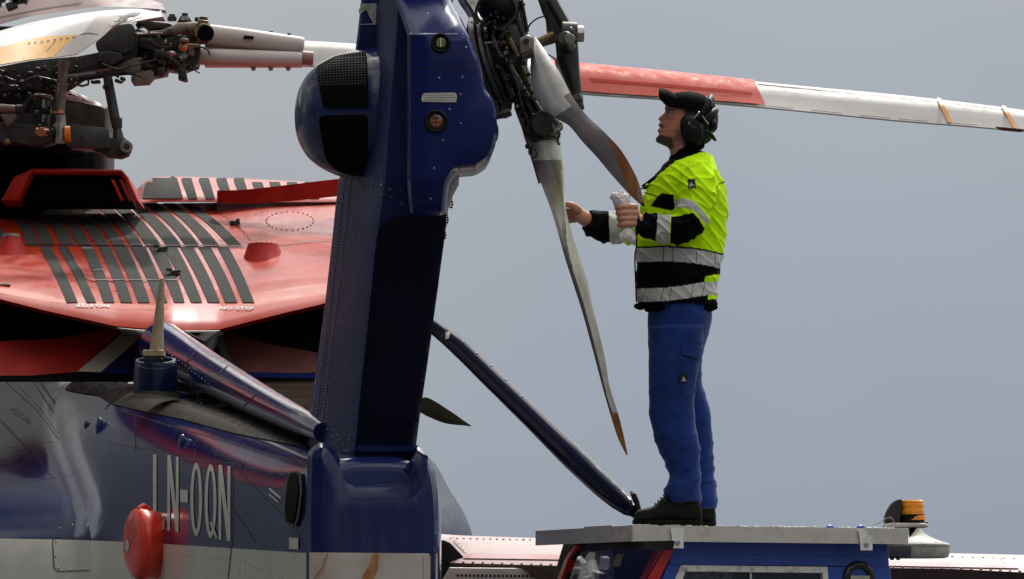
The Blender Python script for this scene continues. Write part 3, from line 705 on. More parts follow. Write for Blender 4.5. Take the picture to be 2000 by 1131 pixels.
for t0, t1, b0, b1 in LOW: stripe(t0, t1, b0, b1, 483, 592, 3)
UP = [(5, 28, 53, 77), (32, 54, 81, 107), (62, 86, 120, 147), (90, 114, 153, 179), (120, 146, 188, 213), (150, 176, 220, 245), (182, 208, 255, 279), (214, 240, 285, 315), (246, 272, 326, 355), (282, 308, 363, 390), (318, 340, 399, 429), (353, 376, 448, 473)]
for t0, t1, b0, b1 in UP: stripe(t0, t1, b0, b1, 398, 481.5, 7)
for t0, t1, b0, b1 in ((-150, -125, -70, -48), (-110, -90, -30, -8), (-70, -50, 10, 32)): stripe(t0, t1, b0, b1, 405, 480, 5)
for ln, wd in (([(-100, 478), (70, 479), (300, 481), (480, 483)], 1.6), ([(130, 484), (152, 520), (168, 545), (182, 549), (345, 549), (350, 541)], 1.8), ([(452, 430), (480, 455), (488, 470)], 1.2), ([(480, 483), (560, 478), (650, 470)], 1.2),
               ([(60, 436), (190, 440)], 1.2), ([(0, 412), (240, 420)], 1.0)): stroke(cw, cb, ln, wd, .0075, 2)
rivets(cw, cb, [(422, 410), (455, 436), (480, 460)], 5, .006, 3); rivets(cw, cb, [(0, 477), (70, 477), (290, 479), (480, 481)], 17, .006, 3)
rivets(cw, cb, [(60, 405), (170, 428), (230, 420)], 20, .006, 3)
el = [(566 + 46 * math.cos(t), 432 + 18 * math.sin(t)) for t in [2 * math.pi * j / 26 for j in range(27)]]
rivets(cw, cb, el, 9, .007, 3)
rivets(cw, cb, [(500, 420), (560, 397)], 13, .005, 3)
cow = cw.build('engine_cowling', ['red_paint', 'antiskid', 'seam_red', 'rivet_dark'], HELI)
l = MB(); text_decal(l, cb, 'NO STEP', ((429, 606), (496, 607), (429, 600)), .006, 0, .02); l.build('no_step_lettering', 'letter', cow, smooth=False)
l = MB(); text_decal(l, cb, 'NO STEP', ((213, 596), (148, 595), (213, 602)), .006, 0, .02); l.build('no_step_lettering', 'letter', cow, smooth=False)
for x, y in ((318, 490), (342, 536)):
    m = MB(); p, nn = on(cb, x, y, .012)
    m.box(p, (.055, .05, .022)); m.box(p + Vector((-.03, -.02, .012)), (.03, .04, .014), m=1); m.cyl(p + Vector((-.02, -.03, .0)), p + Vector((.03, -.03, .005)), .008, m=1)
    m.build('latch', ['steel', 'gear_dark'], cow)
for x, y in ((170, 486), (192, 529), (10, 557)):
    m = MB(); p, nn = on(cb, x, y, .004); m.box(p, (.055, .03, .008)); m.build('latch', ['letter'], cow)
for x, y in ((458, 438), (412, 407), (80, 421)):
    m = MB(); p, nn = on(cb, x, y, .008); m.box(p, (.05, .05, .02)); m.box(p + Vector((.02, .0, .01)), (.02, .06, .02)); m.build('latch', ['gear_dark'], cow)
# tapered stub fairings
def stub(x, y, wt, wb, h, Y, grey=False):
    m = MB(); rings = []; b0 = P(x, y, Y)
    H = h * K * Y
    for t, k in ((-.2, 1.25), (0, 1.06), (.06, 1.0), (.9, wt / wb), (.97, wt / wb * .97), (1, wt / wb * .88)):
        r = wb / 2 * K * Y * k; rings.append([b0 + Vector((r * math.cos(a), .2 + r * 1.6 * math.sin(a), H * t)) for a in [2 * math.pi * j / 36 for j in range(36)]])
    m.loft(rings, 0); top = rings[-1]; mv = BVHTree.FromPolygons([tuple(v) for v in m.v], m.f)
    if grey:
        q = sum(top, Vector()) / len(top); m.loft([[v + Vector((0, 0, .001)) for v in rings[-2]], [q + (v - q) * .98 + Vector((0, 0, .012)) for v in top]], 1)
    rivets(m, mv, [(x - wt / 2 + 2, y - h + 3), (x, y - h + 5), (x + wt / 2 - 2, y - h + 3)], 9, .006, 2)
    return m.build('stub_fairing', ['red_dull', 'grey_paint', 'seam_red'], cow)
stub(511, 516, 62, 88, 46, 29.6); stub(15, 512, 38, 84, 56, 29.7, True)
# ---- intake hood: trapezoidal frame with black mouth
m = MB(); Yh = 30.6
outer = [(2, 393), (30, 345), (62, 329), (238, 331), (250, 345), (272, 395), (262, 395), (243, 352), (235, 341), (66, 339), (52, 352), (30, 394)]
m.prism(outer, Yh, Yh + .5, .012, 0)
m.prism([(3, 392), (28, 345), (64, 331), (36, 392)], Yh - .1, Yh + .3, .01, 0)
hd = m.build('intake_hood', ['red_dull'], cow)
m = MB(); m.prism([(34, 393), (68, 341), (234, 342), (256, 394)], Yh + .09, Yh + .6, 0, 0); m.build('intake_mouth', 'void', hd)
m = MB()
for x in (216, 232):
    m.prism([(x, 350), (x + 7, 351), (x + 26, 392), (x + 19, 392)], Yh + .01, Yh + .07, .004, 0)
m.build('hood_strut', 'red_dull', hd)
# second cowling dome with stripes, further forward
d2 = MB(); rows = []
tp = spline([(262, 375), (280, 358), (300, 347), (330, 345), (400, 346), (480, 349), (560, 353), (650, 356), (760, 352)], 6); 
for i in range(15):
    t = i / 14; r = []
    for x, y in tp:
        yb = 395; e = math.sin(t * math.pi / 2)
        r.append(P(x + (1 - t) * (8 if x < 400 else 14), yb + (y - yb) * e, 31.2 + 1.0 * t ** 1.6))
    rows.append(r)
d2.loft(rows + [[Vector((p.x, p.y + .9, p.z - .05)) for p in rows[-1]]], 0, closed=False); dv = d2.bvh()
for x in (284, 352, 386, 420, 454, 488, 522, 556, 590):
    wv = 62 if x == 284 else 22
    decal(d2, dv, [(x + (20 if x == 284 else 0), 345), (x + wv - 8, 345), (x + wv, 350), (x + wv + 12, 389), (x + (-6 if x == 284 else 16), 389), (x + 2, 352)], .005, 1, 8)
rivets(d2, dv, [(275, 370), (310, 380), (345, 392)], 8, .007, 2)
d2.build('forward_cowling', ['red_paint', 'antiskid', 'seam_red'], HELI)
# turned-up red edge at the right
m = MB(); rows = []
ridge = [(424, 372, 384), (470, 371, 386), (520, 366, 384), (580, 359, 380), (655, 350, 372), (740, 342, 366), (800, 340, 364)]
n = len(ridge)
for k, dy in ((1, 0), (0, .0), (0, .05), (1, .07)):
    rows.append([P(x, (yb + 12 if k else yt), 31.0 + dy - (.25 * i / n)) for i, (x, yt, yb) in enumerate(spline(ridge, 4))])
m.loft([list(c) for c in zip(*rows)], 0); m.build('cowling_fence', 'red_dull', HELI)
# ---- rear wall under the cowling with exhaust hollows
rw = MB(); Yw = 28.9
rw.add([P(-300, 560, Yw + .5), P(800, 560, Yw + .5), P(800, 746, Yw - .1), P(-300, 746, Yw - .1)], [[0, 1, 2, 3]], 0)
rb = rw.bvh()
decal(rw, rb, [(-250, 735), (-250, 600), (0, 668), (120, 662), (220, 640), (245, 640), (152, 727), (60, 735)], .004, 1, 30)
decal(rw, rb, [(152, 727), (252, 641), (300, 644), (286, 652), (196, 729)], .006, 2, 25)
decal(rw, rb, [(196, 729), (285, 655), (350, 650), (350, 740)], .004, 3, 25)
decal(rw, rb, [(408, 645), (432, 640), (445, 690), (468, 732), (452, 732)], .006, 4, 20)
decal(rw, rb, [(430, 645), (470, 655), (520, 672), (620, 690), (620, 728), (500, 735), (462, 730)], .004, 5, 25)
decal(rw, rb, [(405, 728), (640, 731), (640, 742), (470, 739)], .007, 3, 25)
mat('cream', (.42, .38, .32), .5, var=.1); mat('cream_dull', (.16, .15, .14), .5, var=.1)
mat('red_deep', (.36, .02, .014), .45, var=.3, vscale=3, dirt=(.07, .012, .01), dscale=2, dthr=(.5, .8))
rw.build('rear_bulkhead', ['void', 'red_deep', 'cream', 'navy', 'cream_dull', 'brown_red', 'top_brown'], HELI)
# white-red throat under the cowling lip
m = MB()
for pl, mi in (([(228, 640), (300, 646), (430, 645), (400, 668), (360, 650), (320, 652), (300, 662), (262, 648)], 0), ([(330, 652), (425, 646), (408, 690), (370, 660)], 1)):
    m.prism(pl, 28.5 + .03 * mi, 28.8, .01, mi)
m.build('cowling_lip', ['cream', 'grey_paint'], HELI)
mat('brown_dark', (.035, .018, .013), .6, var=.5, vscale=9, dirt=(.10, .04, .02), dscale=8, dthr=(.55, .75))
mat('greige', (.42, .36, .32), .4, coat=.3, var=.06)
mat('mauve_dark', (.16, .075, .07), .5, coat=.1, var=.2, vscale=4)
mat('sleeve_white', (.55, .49, .46), .42, coat=.1, var=.06, dirt=(.38, .30, .27), dscale=3, dthr=(.4, .9))
mat('blade_white', (.62, .60, .57), .5, spec=.2, var=.04, dirt=(.5, .46, .42), dscale=3)
mat('blade_red', (.66, .16, .125), .6, spec=.1, var=.08); mat('blade_red2', (.55, .075, .05), .6, spec=.1, var=.08)
mat('orange_pale', (.75, .33, .06), .4, var=.1)
mat('clevis', (.26, .22, .20), .4, metal=.5, var=.2, vscale=20)
mat('cuff_green', (.10, .11, .05), .45, var=.5, vscale=20, dirt=(.02, .02, .015), dscale=14)
# ------------------------------------------------------------------ main rotor head (4 m ahead of the boom joint)
MR = 31.0
h = MB()
def T(m, pts, r, mi=0, n=10, Y=MR):   # tube through pixel points; r in pixels at depth Y
    q = [P(p[0], p[1], p[2] if len(p) > 2 else Y) for p in pts]
    rr = [x * K * Y for x in r] if hasattr(r, '__len__') else r * K * Y
    m.tube(q, rr, n, mi)
def BX(m, x0, y0, x1, y1, Y, dep, mi=0, rot=0, bev=None):
    c = P((x0 + x1) / 2, (y0 + y1) / 2, Y + dep / 2)
    m.box(c, (abs(x1 - x0) * K * Y, dep, abs(y1 - y0) * K * Y), Matrix.Rotation(R(rot), 3, 'Y'), mi, bev)
# mast and swash plates
h.cyl(P(10, 420, MR + .2), P(10, 60, MR + .2), .24, 28, 8)
T(h, [(30, 345, MR + .6), (30, 300, MR + .6)], 180, 8, 28); T(h, [(60, 300, MR), (60, 288, MR)], 110, 8, 28)
BX(h, -120, 170, 90, 240, MR - .1, .5, 0); BX(h, -60, 150, 100, 185, MR - .25, .4, 0)
# lower swash plate arm (grey, wavy lower edge)
h.prism(spline([(-60, 262), (0, 240), (40, 243), (95, 247), (105, 262), (104, 275), (80, 282), (60, 284), (30, 278), (0, 280), (-60, 290)], 3), MR - .55, MR - .35, .007, 1)
h.prism([(125, 246), (142, 242), (205, 250), (212, 255), (216, 288), (195, 291), (135, 285), (126, 280)], MR - .5, MR - .25, .007, 1)
h.prism([(210, 268), (232, 270), (245, 270), (254, 280), (255, 292), (250, 302), (236, 308), (212, 306), (180, 292)], MR - .45, MR - .33, .007, 0)
h.cyl(P(247, 286, MR - .5), P(247, 286, MR - .3), .035, 14, 2); h.cyl(P(247, 286, MR - .52), P(247, 286, MR - .45), .018, 8, 0)
h.cyl(P(70, 257, MR - .62), P(92, 257, MR - .62), .022, 12, 3); h.cyl(P(80, 258, MR - .66), P(88, 258, MR - .6), .026, 12, 4)
h.sphere(P(14, 277, MR - .6), .018, 5); h.cyl(P(160, 268, MR - .53), P(160, 268, MR - .5), .008, 8, 0)
# fork lug on the left
h.prism([(0, 224), (6, 222), (28, 222), (32, 228), (18, 247), (12, 247)], MR - .62, MR - .55, .008, 6)
T(h, [(-40, 212), (5, 212), (30, 213)], [9, 9, 8], 6, 12, MR - .6); T(h, [(32, 214), (44, 214)], 10, 0, 12, MR - .6)
T(h, [(44, 214), (55, 195), (68, 186), (85, 190)], 3, 0, 8, MR - .6)
BX(h, 72, 186, 102, 193, MR - .6, .12, 6, 8); BX(h, 74, 193, 84, 240, MR - .45, .1, 0); BX(h, 20, 225, 78, 250, MR - .35, .2, 1); BX(h, 82, 212, 100, 222, MR - .5, .1, 0)
# big hub plates behind the near blade root
h.prism([(0, 128), (90, 112), (150, 110), (205, 100), (250, 62), (270, 55), (268, 105), (252, 122), (235, 130), (160, 140), (130, 160), (100, 175), (30, 178), (0, 180)], MR - .3, MR + .1, .008, 0)
h.prism(rnd_poly([(208, 54), (240, 47), (258, 45), (266, 62), (261, 80), (263, 98), (240, 106), (226, 99), (190, 100), (186, 84), (200, 66)], 5), MR - .35, MR - .1, .007, 1); h.prism(rnd_poly([(188, 102), (210, 98), (238, 104), (240, 118), (216, 124), (192, 121)], 5), MR - .37, MR - .1, .007, 1); h.prism([(262, 55), (300, 66), (384, 72), (392, 100), (385, 128), (350, 138), (320, 134), (290, 122), (262, 112)], MR - .15, MR + .05, .007, 0); h.prism([(240, 100), (290, 118), (330, 128), (325, 145), (300, 150), (262, 140), (236, 126)], MR - .2, MR - .05, .007, 0); BX(h, 170, 115, 235, 128, MR - .3, .15, 1, -6)
T(h, [(120, 155), (180, 148), (225, 143), (280, 140)], [9, 8, 6, 4], 1, 12, MR - .32)
T(h, [(150, 165), (160, 168), (172, 165), (173, 157)], 2.4, 0, 8, MR - .4)
T(h, [(240, 140), (262, 145), (278, 152)], 4, 0, 10, MR - .35)
# fittings out to the sleeve
T(h, [(265, 66), (320, 64), (350, 56), (384, 54)], [3, 5, 12, 12], 6, 14, MR - .35)
T(h, [(268, 67), (318, 65)], 2.2, 2, 10, MR - .42)
h.prism([(262, 72), (300, 74), (345, 70), (384, 62), (386, 80), (372, 100), (360, 118), (330, 112), (300, 100), (270, 92)], MR - .25, MR + .1, .007, 0)
h.prism([(302, 66), (318, 56), (344, 48), (352, 32), (368, 32), (378, 46), (384, 54), (350, 56)], MR - .28, MR, .004, 0)
h.prism([(265, 50), (268, 40), (282, 36), (300, 42), (330, 45), (340, 50), (320, 56), (290, 58), (282, 50), (276, 46)], MR - .25, MR - .05, .003, 0)
T(h, [(268, 52), (276, 40), (290, 38)], 5, 0, 8, MR - .2); T(h, [(290, 36), (305, 48), (322, 50)], 4, 0, 8, MR - .22)
for x, y, r_ in ((336, 32, 6), (336, 37, 9), (361, 30, 6), (360, 36, 8), (384, 38, 4), (394, 37, 5), (402, 38, 4)): T(h, [(x, y + 4), (x, y - 4)], r_, 0 if r_ != 8 else 2, 8, MR - .3)
BX(h, 388, 43, 408, 50, MR - .35, .2, 4 if False else 5, 6)
h.cyl(P(398, 64, MR - .42), P(398, 64, MR - .1), .052, 20, 7); T(h, [(386, 64, MR - .38), (402, 64, MR - .38)], 17, 5, 20)
BX(h, 386, 50, 404, 80, MR - .42, .25, 8)
h.cyl(P(402, 65, MR - .44), P(402, 65, MR - .3), .045, 20, 8)
T(h, [(300, 105), (330, 112), (362, 110)], [10, 12, 8], 0, 10, MR - .3); T(h, [(330, 112), (352, 130), (380, 134), (388, 133)], [5, 6, 4, 2], 0, 8, MR - .35)
h.sphere(P(358, 92, MR - .45), .026, 4, sc=(1, 1, .9)); h.sphere(P(335, 104, MR - .45), .022, 2, sc=(1.2, 1, .6)); T(h, [(366, 87), (390, 88)], 2.5, 5, 8, MR - .42)
h.cyl(P(359, 82, MR - .48), P(359, 76, MR - .48), .03, 10, 6)
h.prism([(348, 130), (362, 128), (364, 148), (366, 156), (360, 158), (348, 154)], MR - .4, MR - .3, .003, 0)
h.prism([(306, 132), (321, 130), (322, 145), (316, 150), (308, 147)], MR - .36, MR - .28, .003, 0)
T(h, [(340, 137), (352, 139)], 2, 0, 6, MR - .4); T(h, [(366, 142), (378, 136), (390, 143)], 1.4, 0, 6, MR - .4)
for i in range(26):
    x, y = random.uniform(262, 384), random.uniform(60, 128); s_ = random.uniform(3, 8)
    (h.box if i % 2 else h.box)(P(x, y, MR - random.uniform(.3, .42)), (s_ * .0028, .03, s_ * .0035), Matrix.Rotation(random.uniform(0, 3), 3, 'Y'), random.choice((0, 0, 1, 6, 0, 2)))
for i in range(70):
    x, y = random.uniform(-10, 240), random.uniform(128, 175); s_ = random.uniform(2, 8)
    h.box(P(x, y, MR - random.uniform(.3, .5)), (s_ * .004, .05, s_ * .0025), Matrix.Rotation(random.uniform(-.4, .4), 3, 'Y'), random.choice((0, 0, 0, 1)))
for i in range(14):
    x, y = random.uniform(-10, 110), random.uniform(178, 240); s_ = random.uniform(2, 7)
    h.box(P(x, y, MR - random.uniform(.36, .5)), (s_ * .004, .05, s_ * .0035), Matrix.Rotation(random.uniform(-.4, .4), 3, 'Y'), random.choice((0, 0, 1)))
for pts in ([(10, 150), (40, 160), (70, 150), (110, 158)], [(200, 125), (230, 135), (260, 128), (300, 118)], [(290, 60), (300, 85), (330, 92), (350, 75)], [(372, 100), (384, 92), (404, 96), (410, 108)], [(70, 200), (62, 215), (66, 235), (80, 240)]):
    T(h, spline(pts, 5), 1.8, 0, 6, MR - .5)
# bob-weight plates
h.prism([(228, 130), (262, 112), (275, 112), (274, 138), (262, 142), (250, 143)], MR - .34, MR - .28, .003, 6)
h.prism([(256, 150), (266, 142), (296, 136), (300, 142), (300, 152), (290, 163), (260, 165), (256, 158)], MR - .36, MR - .26, .003, 6)
T(h, [(283, 124), (290, 132), (300, 130)], 5, 0, 8, MR - .3)
mat('putty', (.19, .16, .13), .5, metal=.3, var=.25, vscale=15, dirt=(.05, .04, .03), dscale=12, dthr=(.5, .72))
rh = h.build('main_rotor_head', ['grime', 'gear_dark', 'steel', 'copper', 'copper', 'bronze', 'putty', 'bronze', 'void'], HELI)
# pitch links
m = MB()
T(m, [(120, 245), (118, 225)], [9, 10], 1, 14, MR - .6); T(m, [(115, 222), (115, 216)], 12, 3, 6, MR - .6); T(m, [(116, 216), (119, 190), (124, 130)], [10, 10, 9], 0, 14, MR - .6); T(m, [(124, 130), (126, 118)], 11, 0, 10, MR - .6)
m.tube([P(118, 240, MR - .62), P(117, 262, MR - .62), P(117, 280, MR - .62)], [.03, .034, .028], 14, 1); T(m, [(104, 262), (112, 262)], 18, 2, 16, MR - .6)
T(m, [(127, 262), (137, 262)], 16, 4, 18, MR - .62)
m.box(P(108, 197, MR - .635), (.012, .01, .11), m=5)
m.build('pitch_link', ['putty', 'steel', 'black', 'copper', 'orange', 'grime'], rh)
m = MB()
T(m, [(210, 150), (214, 175), (226, 238)], [9, 10, 10], 0, 14, MR - .4); T(m, [(220, 236), (230, 236)], 10, 0, 8, MR - .4); T(m, [(227, 232), (229, 250)], [12, 10], 0, 14, MR - .4); T(m, [(229, 250), (232, 275)], [8, 12], 0, 12, MR - .4)
m.build('pitch_link', ['gear_dark'], rh)
# dark red mast fairing behind
m = MB(); m.prism([(95, 175), (130, 172), (210, 209), (210, 340), (90, 340)], MR + .6, MR + 1.2, .05, 0)
mm = m.bvh(); decal(m, mm, [(88, 174), (130, 173), (202, 207), (209, 212), (130, 195)], .006, 1, 12)
m.build('mast_fairing', ['brown_dark', 'mauve'], HELI)
# near blade, root rounded, coming past the camera to the left
def slab(name, top, bot, Yt, Yb, mats, parent, mf, th=.05, n=10):
    """blade section lofted along span: top and bottom pixel edges with depths"""
    m = MB(); rings = []
    for (x0, y0), (x1, y1), a, b_ in zip(top, bot, Yt, Yb):
        A = P(x0, y0, a); B = P(x1, y1, b_); nn = (B - A); L = nn.length; d = nn.normalized()
        u = Vector((0, 1, 0)); u = (u - d * u.dot(d)).normalized(); o = []
        t_ = min(th, L * .3)
        for k in range(2 * n):
            q = k / n
            if q <= 1: s_ = q; sg = -1
            else: s_ = 2 - q; sg = 1
            w_ = math.sin(math.pi * s_ ** .6) * t_
            o.append(A + d * L * s_ + u * sg * w_)
        rings.append(o)
    m.loft(rings, 0, mf=mf); return m
topc = spline([(-220, 118), (-100, 90), (0, 62), (60, 45), (130, 31), (200, 21), (260, 18), (300, 23), (318, 30)], 3)
botc = spline([(-220, 175), (-100, 150), (0, 130), (60, 119), (105, 114), (150, 108), (195, 76), (215, 52), (318, 32)], 3)
nT = len(topc)
m = slab('rotor_blade', topc, botc, [29.9 + .8 * i / nT for i in range(nT)], [29.5 + .9 * i / nT for i in range(nT)], None, None, None, .035)
mb2 = m.bvh()
decal(m, mb2, [(-210, 160), (-100, 125), (0, 94), (30, 85), (80, 72), (152, 69), (130, 85), (103, 112), (60, 117), (0, 127), (-100, 147), (-205, 171)], .003, 1, 10)
decal(m, mb2, [(158, 70), (152, 69), (130, 85), (105, 113), (150, 106), (194, 76), (213, 52), (280, 34), (230, 30), (190, 32)], .003, 2, 8)
for i in range(8): stroke(m, mb2, [(54 + i * 12.5, 86 - i * 1.6), (59 + i * 12.5, 85 - i * 1.6)], 2, .006, 3)
stroke(m, mb2, [(155, 69), (170, 66), (193, 69)], 1.6, .006, 3); stroke(m, mb2, [(108, 80), (90, 102)], 1, .006, 3)
rivets(m, mb2, [(20, 60), (40, 52), (75, 44)], 5, .004, 4)
m.build('rotor_blade', ['white_paint', 'yellow', 'greige', 'seam', 'rivet_dark'], rh)
# blade passing behind it, pinkish brown
topc = [(-150, 45), (0, 16), (50, 4), (110, -12), (200, -25), (300, 8), (322, 17)]; botc = [(-150, 90), (0, 48), (60, 32), (130, 22), (200, 13), (300, 17), (322, 20)]
m = slab('b', spline(topc, 3), spline(botc, 3), [31.6] * 19, [31.2] * 19, None, None, None, .03)
mv = m.bvh(); stroke(m, mv, [(-100, 33), (0, 8), (60, -4)], 8, .004, 1); stroke(m, mv, [(0, 34), (80, 18), (160, 6)], 1.5, .004, 2)
m.build('rotor_blade', ['mauve_dark', 'grey_paint', 'seam'], rh)
m = MB()   # dark items in the top corner
for i in range(16): m.box(P(random.uniform(-20, 60), random.uniform(-15, 12), 31.2), (.06, .08, .04), Matrix.Rotation(random.uniform(0, 3), 3, 'Y'), i % 2)
m.build('damper_fitting', ['grime', 'gear_dark'], rh)
# right-hand blade: white sleeve, then the drooping blade
m = MB()
T(m, [(372, 68), (415, 68), (480, 76), (588, 89), (594, 89.5)], [18, 20, 20, 17, 14], 0, 22, MR)
T(m, [(330, 110), (420, 112), (480, 114), (580, 116), (590, 116)], [12, 17, 17, 15, 13], 0, 18, MR - .05)
m.prism([(400, 52), (420, 50), (590, 72), (590, 130), (400, 130)], MR + .02, MR + .1, .01, 0)
T(m, [(585, 113), (612, 114)], [15, 13], 1, 14, MR - .03)
m.prism([(477, 69), (496, 71), (494, 76), (475, 75)], MR - .075, MR + .1, 0, 2)
for x in (494, 528, 562): m.prism([(x - 6, 128), (x + 6, 129), (x + 4, 137), (x - 3, 137)], MR - .06, MR - .02, .004, 1)
for x, y in ((530, 63), (565, 67)): T(m, [(x, y + 1), (x, y - 2)], 4, 1, 8, MR)
sl = m.build('blade_sleeve', ['sleeve_white', 'mauve', 'void'], rh)
bt = [(590, 79, 94, 128), (700, 86, 100, 134), (800, 95, 111, 146), (950, 108, 128, 163), (1140, 126, 150, 183), (1300, 141, 165, 194), (1475, 159, 184, 208), (1600, 171, 195, 220), (1750, 185, 207, 235), (1900, 202, 221, 247), (2000, 215, 231, 256), (2150, 236, 250, 272), (2300, 260, 272, 290)]
rings = []; xs = [590 + 19 * i for i in range(91)]
for x in xs:
    yt, ym, yb = sm(bt, x); Y = 31.0 + (x - 590) * .0004; a = P(x, yt, Y + .25); mid = P(x, ym, Y + .02); b_ = P(x, yb, Y - .05)
    o = [a, (a * .6 + mid * .4) + Vector((0, -.035, .012)), (a * .25 + mid * .75) + Vector((0, -.03, .008)), mid, (mid + b_) / 2 + Vector((0, .0, -.002)), b_, b_ + Vector((0, .03, -.004)), b_ + Vector((0, .12, .01)), (a + b_) / 2 + Vector((0, .25, 0)), a + Vector((0, .10, -.01))]
    rings.append(o)
m = MB(); m.loft(rings, 0); bvb = m.bvh()
def edge(x, f): yt, ym, yb = sm(bt, x); return yt + (yb - yt) * f
def bandp(x0, x1, f0, f1, sl=12):
    xs = [x0 + (x1 - x0) * i / 12 for i in range(13)]
    return [(x + sl * 0, edge(x, f0)) for x in xs] + [(x + sl, edge(x, f1)) for x in xs[::-1]]
decal(m, bvb, bandp(1050, 1472, .012, .985, 22), .011, 1, 11)
for x0 in (1828, 1955):
    decal(m, bvb, [(x0, edge(x0, .02)), (x0 + 9, edge(x0 + 9, .02)), (x0 + 32, edge(x0 + 32, .97)), (x0 + 24, edge(x0 + 24, .97))], .012, 2, 6)
decal(m, bvb, bandp(1150, 1465, .50, .62, 5), .014, 3, 11)
x = 1130
while x < 2000:
    stroke(m, bvb, [(x, edge(x, .985)), (x + 60, edge(x + 60, .985))], 1.2, .009, 4, 12); x += random.choice((74, 95))
stroke(m, bvb, [(x_, edge(x_, .09)) for x_ in range(1480, 2000, 60)], 1.2, .008, 5, 14)
m.build('rotor_blade', ['blade_white', 'blade_red', 'orange_pale', 'blade_red2', 'seam_red', 'grey_paint'], rh)

# ------------------------------------------------------------------ tail rotor
TY = 21.95
t = MB()
axd = Vector((.97, .12, .12)).normalized()
def G(x, y, Y=TY): return P(x, y, Y)
px = K * TY
# gearbox output and the big tilted disc of the pitch spider
t.cyl(G(905, 100, 22.1), G(1010, 118, 22.1), .16, 28, 0)
def disc(cx, cy, rx, ry, tilt, Y, wd, mi, th=.02, depth=.0):
    rings = []
    for dx, k in ((-wd, .96), (-wd * .8, 1), (wd * .8, 1), (wd, .96), (wd, .8), (-wd, .8)):
        o = []
        for j in range(48):
            a = 2 * math.pi * j / 48; X = rx * math.cos(a) * k; Z = ry * math.sin(a) * k; q = math.cos(a) * ry * K * Y * k
            xr = X * math.cos(tilt) - Z * math.sin(tilt) + dx; yr = X * math.sin(tilt) + Z * math.cos(tilt)
            p = P(cx + xr, cy + yr, Y); p.y += q * .9; o.append(p)
        rings.append(o)
    t.loft(rings + [rings[0]], mi, cap0=False, cap1=False)
disc(953, 128, 20, 98, R(-16), 22.0, 6, 0); disc(966, 126, 19, 92, R(-16), 22.0, 4, 1); disc(975, 126, 17, 80, R(-16), 22.0, 3, 0)
t.prism([(908, 60), (925, 40), (945, 45), (975, 110), (990, 170), (1000, 205), (985, 222), (968, 215), (945, 170), (925, 120), (912, 90)], 22.02, 22.2, .02, 2)
t.prism([(960, 0), (1018, -5), (1025, 40), (1033, 70), (1030, 130), (1050, 200), (1080, 230), (1100, 245), (1078, 262), (1040, 262), (1016, 235), (1005, 205), (1000, 160), (985, 110), (965, 60)], 22.0, 22.2, .03, 2)
t.sphere(G(975, 12, 21.92), .085, 2, sc=(1, 1, .9)); t.prism([(955, 38), (985, 42), (992, 60), (972, 68), (950, 55)], 21.9, 22.0, .01, 0)
# rods, bolts, hoses
for a, b_, r_, mi in (((917, 48), (930, 44), 9, 3), ((932, 68), (936, 68), 10, 3), ((960, 40), (1000, 95), 6, 0), ((955, 22), (985, 50), 4, 4), ((962, 68), (975, 106), 4, 5), ((975, 106), (980, 110), 6, 5), ((1010, 35), (1036, 110), 5, 1),
                      ((985, 60), (1010, 110), 5, 6), ((992, 65), (1012, 108), 2.5, 3), ((1018, 0), (1030, 62), 4, 0), ((1005, 0), (1015, 40), 3, 5), ((975, 130), (1000, 190), 7, 0), ((990, 120), (1030, 190), 6, 1), ((1000, 150), (1040, 215), 7, 0),
                      ((1020, 130), (1045, 200), 4, 4), ((980, 60), (1024, 8), 3, 0), ((942, 45), (995, 18), 3, 0), ((945, 85), (985, 80), 3, 5), ((1036, 190), (1062, 232), 6, 0), ((1010, 205), (1052, 240), 8, 0)):
    T(t, [(*a, 21.93 - random.random() * .06), (*b_, 21.93)], r_, mi, 10, TY)
for i in range(70):
    u = random.random(); v = random.uniform(-1, 1)
    x = 950 + 95 * u + v * 28; y = 15 + 215 * u + random.uniform(-14, 14)
    if y > 235: continue
    s_ = random.uniform(2, 7)
    if i % 3: t.box(P(x, y, TY - random.uniform(.0, .1)), (s_ * .002, .02, s_ * .0026), Matrix.Rotation(random.uniform(0, 3), 3, 'Y'), random.choice((0, 0, 0, 1, 4, 2, 0)))
    else: t.cyl(P(x, y, TY - .12), P(x, y, TY), s_ * .0013, 8, random.choice((5, 0, 1, 3, 0, 0)))
for x, y in ((966, 42), (965, 53), (963, 64), (958, 30), (972, 34), (985, 105), (1035, 165), (1040, 180), (1047, 192)): t.sphere(P(x, y, TY - .1), .0065, 1, n=8)
for pts, r_ in (([(938, 0), (930, 20), (934, 38), (945, 44)], 3), ([(905, -5), (922, 22), (928, 40), (936, 46)], 3.2), ([(1000, -5), (1008, 25), (985, 60), (978, 90)], 2.6), ([(985, 110), (1010, 165), (1018, 200), (1036, 250), (1040, 262)], 2.2),
                ([(1012, 222), (1030, 262), (1048, 300), (1038, 310)], 1.6), ([(1030, 68), (1045, 75), (1060, 95), (1068, 105), (1080, 112), (1090, 125)], 1.5), ([(1030, 60), (1035, 48), (1048, 37), (1062, 32)], 1.6),
                ([(1075, 250), (1090, 250), (1100, 246)], 1.0), ([(960, 190), (968, 205), (972, 225)], 1.4), ([(968, 195), (974, 212), (975, 228)], 1.2)):
    T(t, spline([(x, y, TY - .1) for x, y in pts], 6), r_, 0, 7, TY)
t.tube([P(958, 197, 21.9), P(972, 228, 21.85), P(985, 222, 21.85), P(998, 218, 21.85)], [.006, .014, .02, .016], 8, m=0)
t.tube([P(990, 205, 21.9), P(982, 215, 21.88), P(985, 225, 21.86)], .018, 8, m=2)
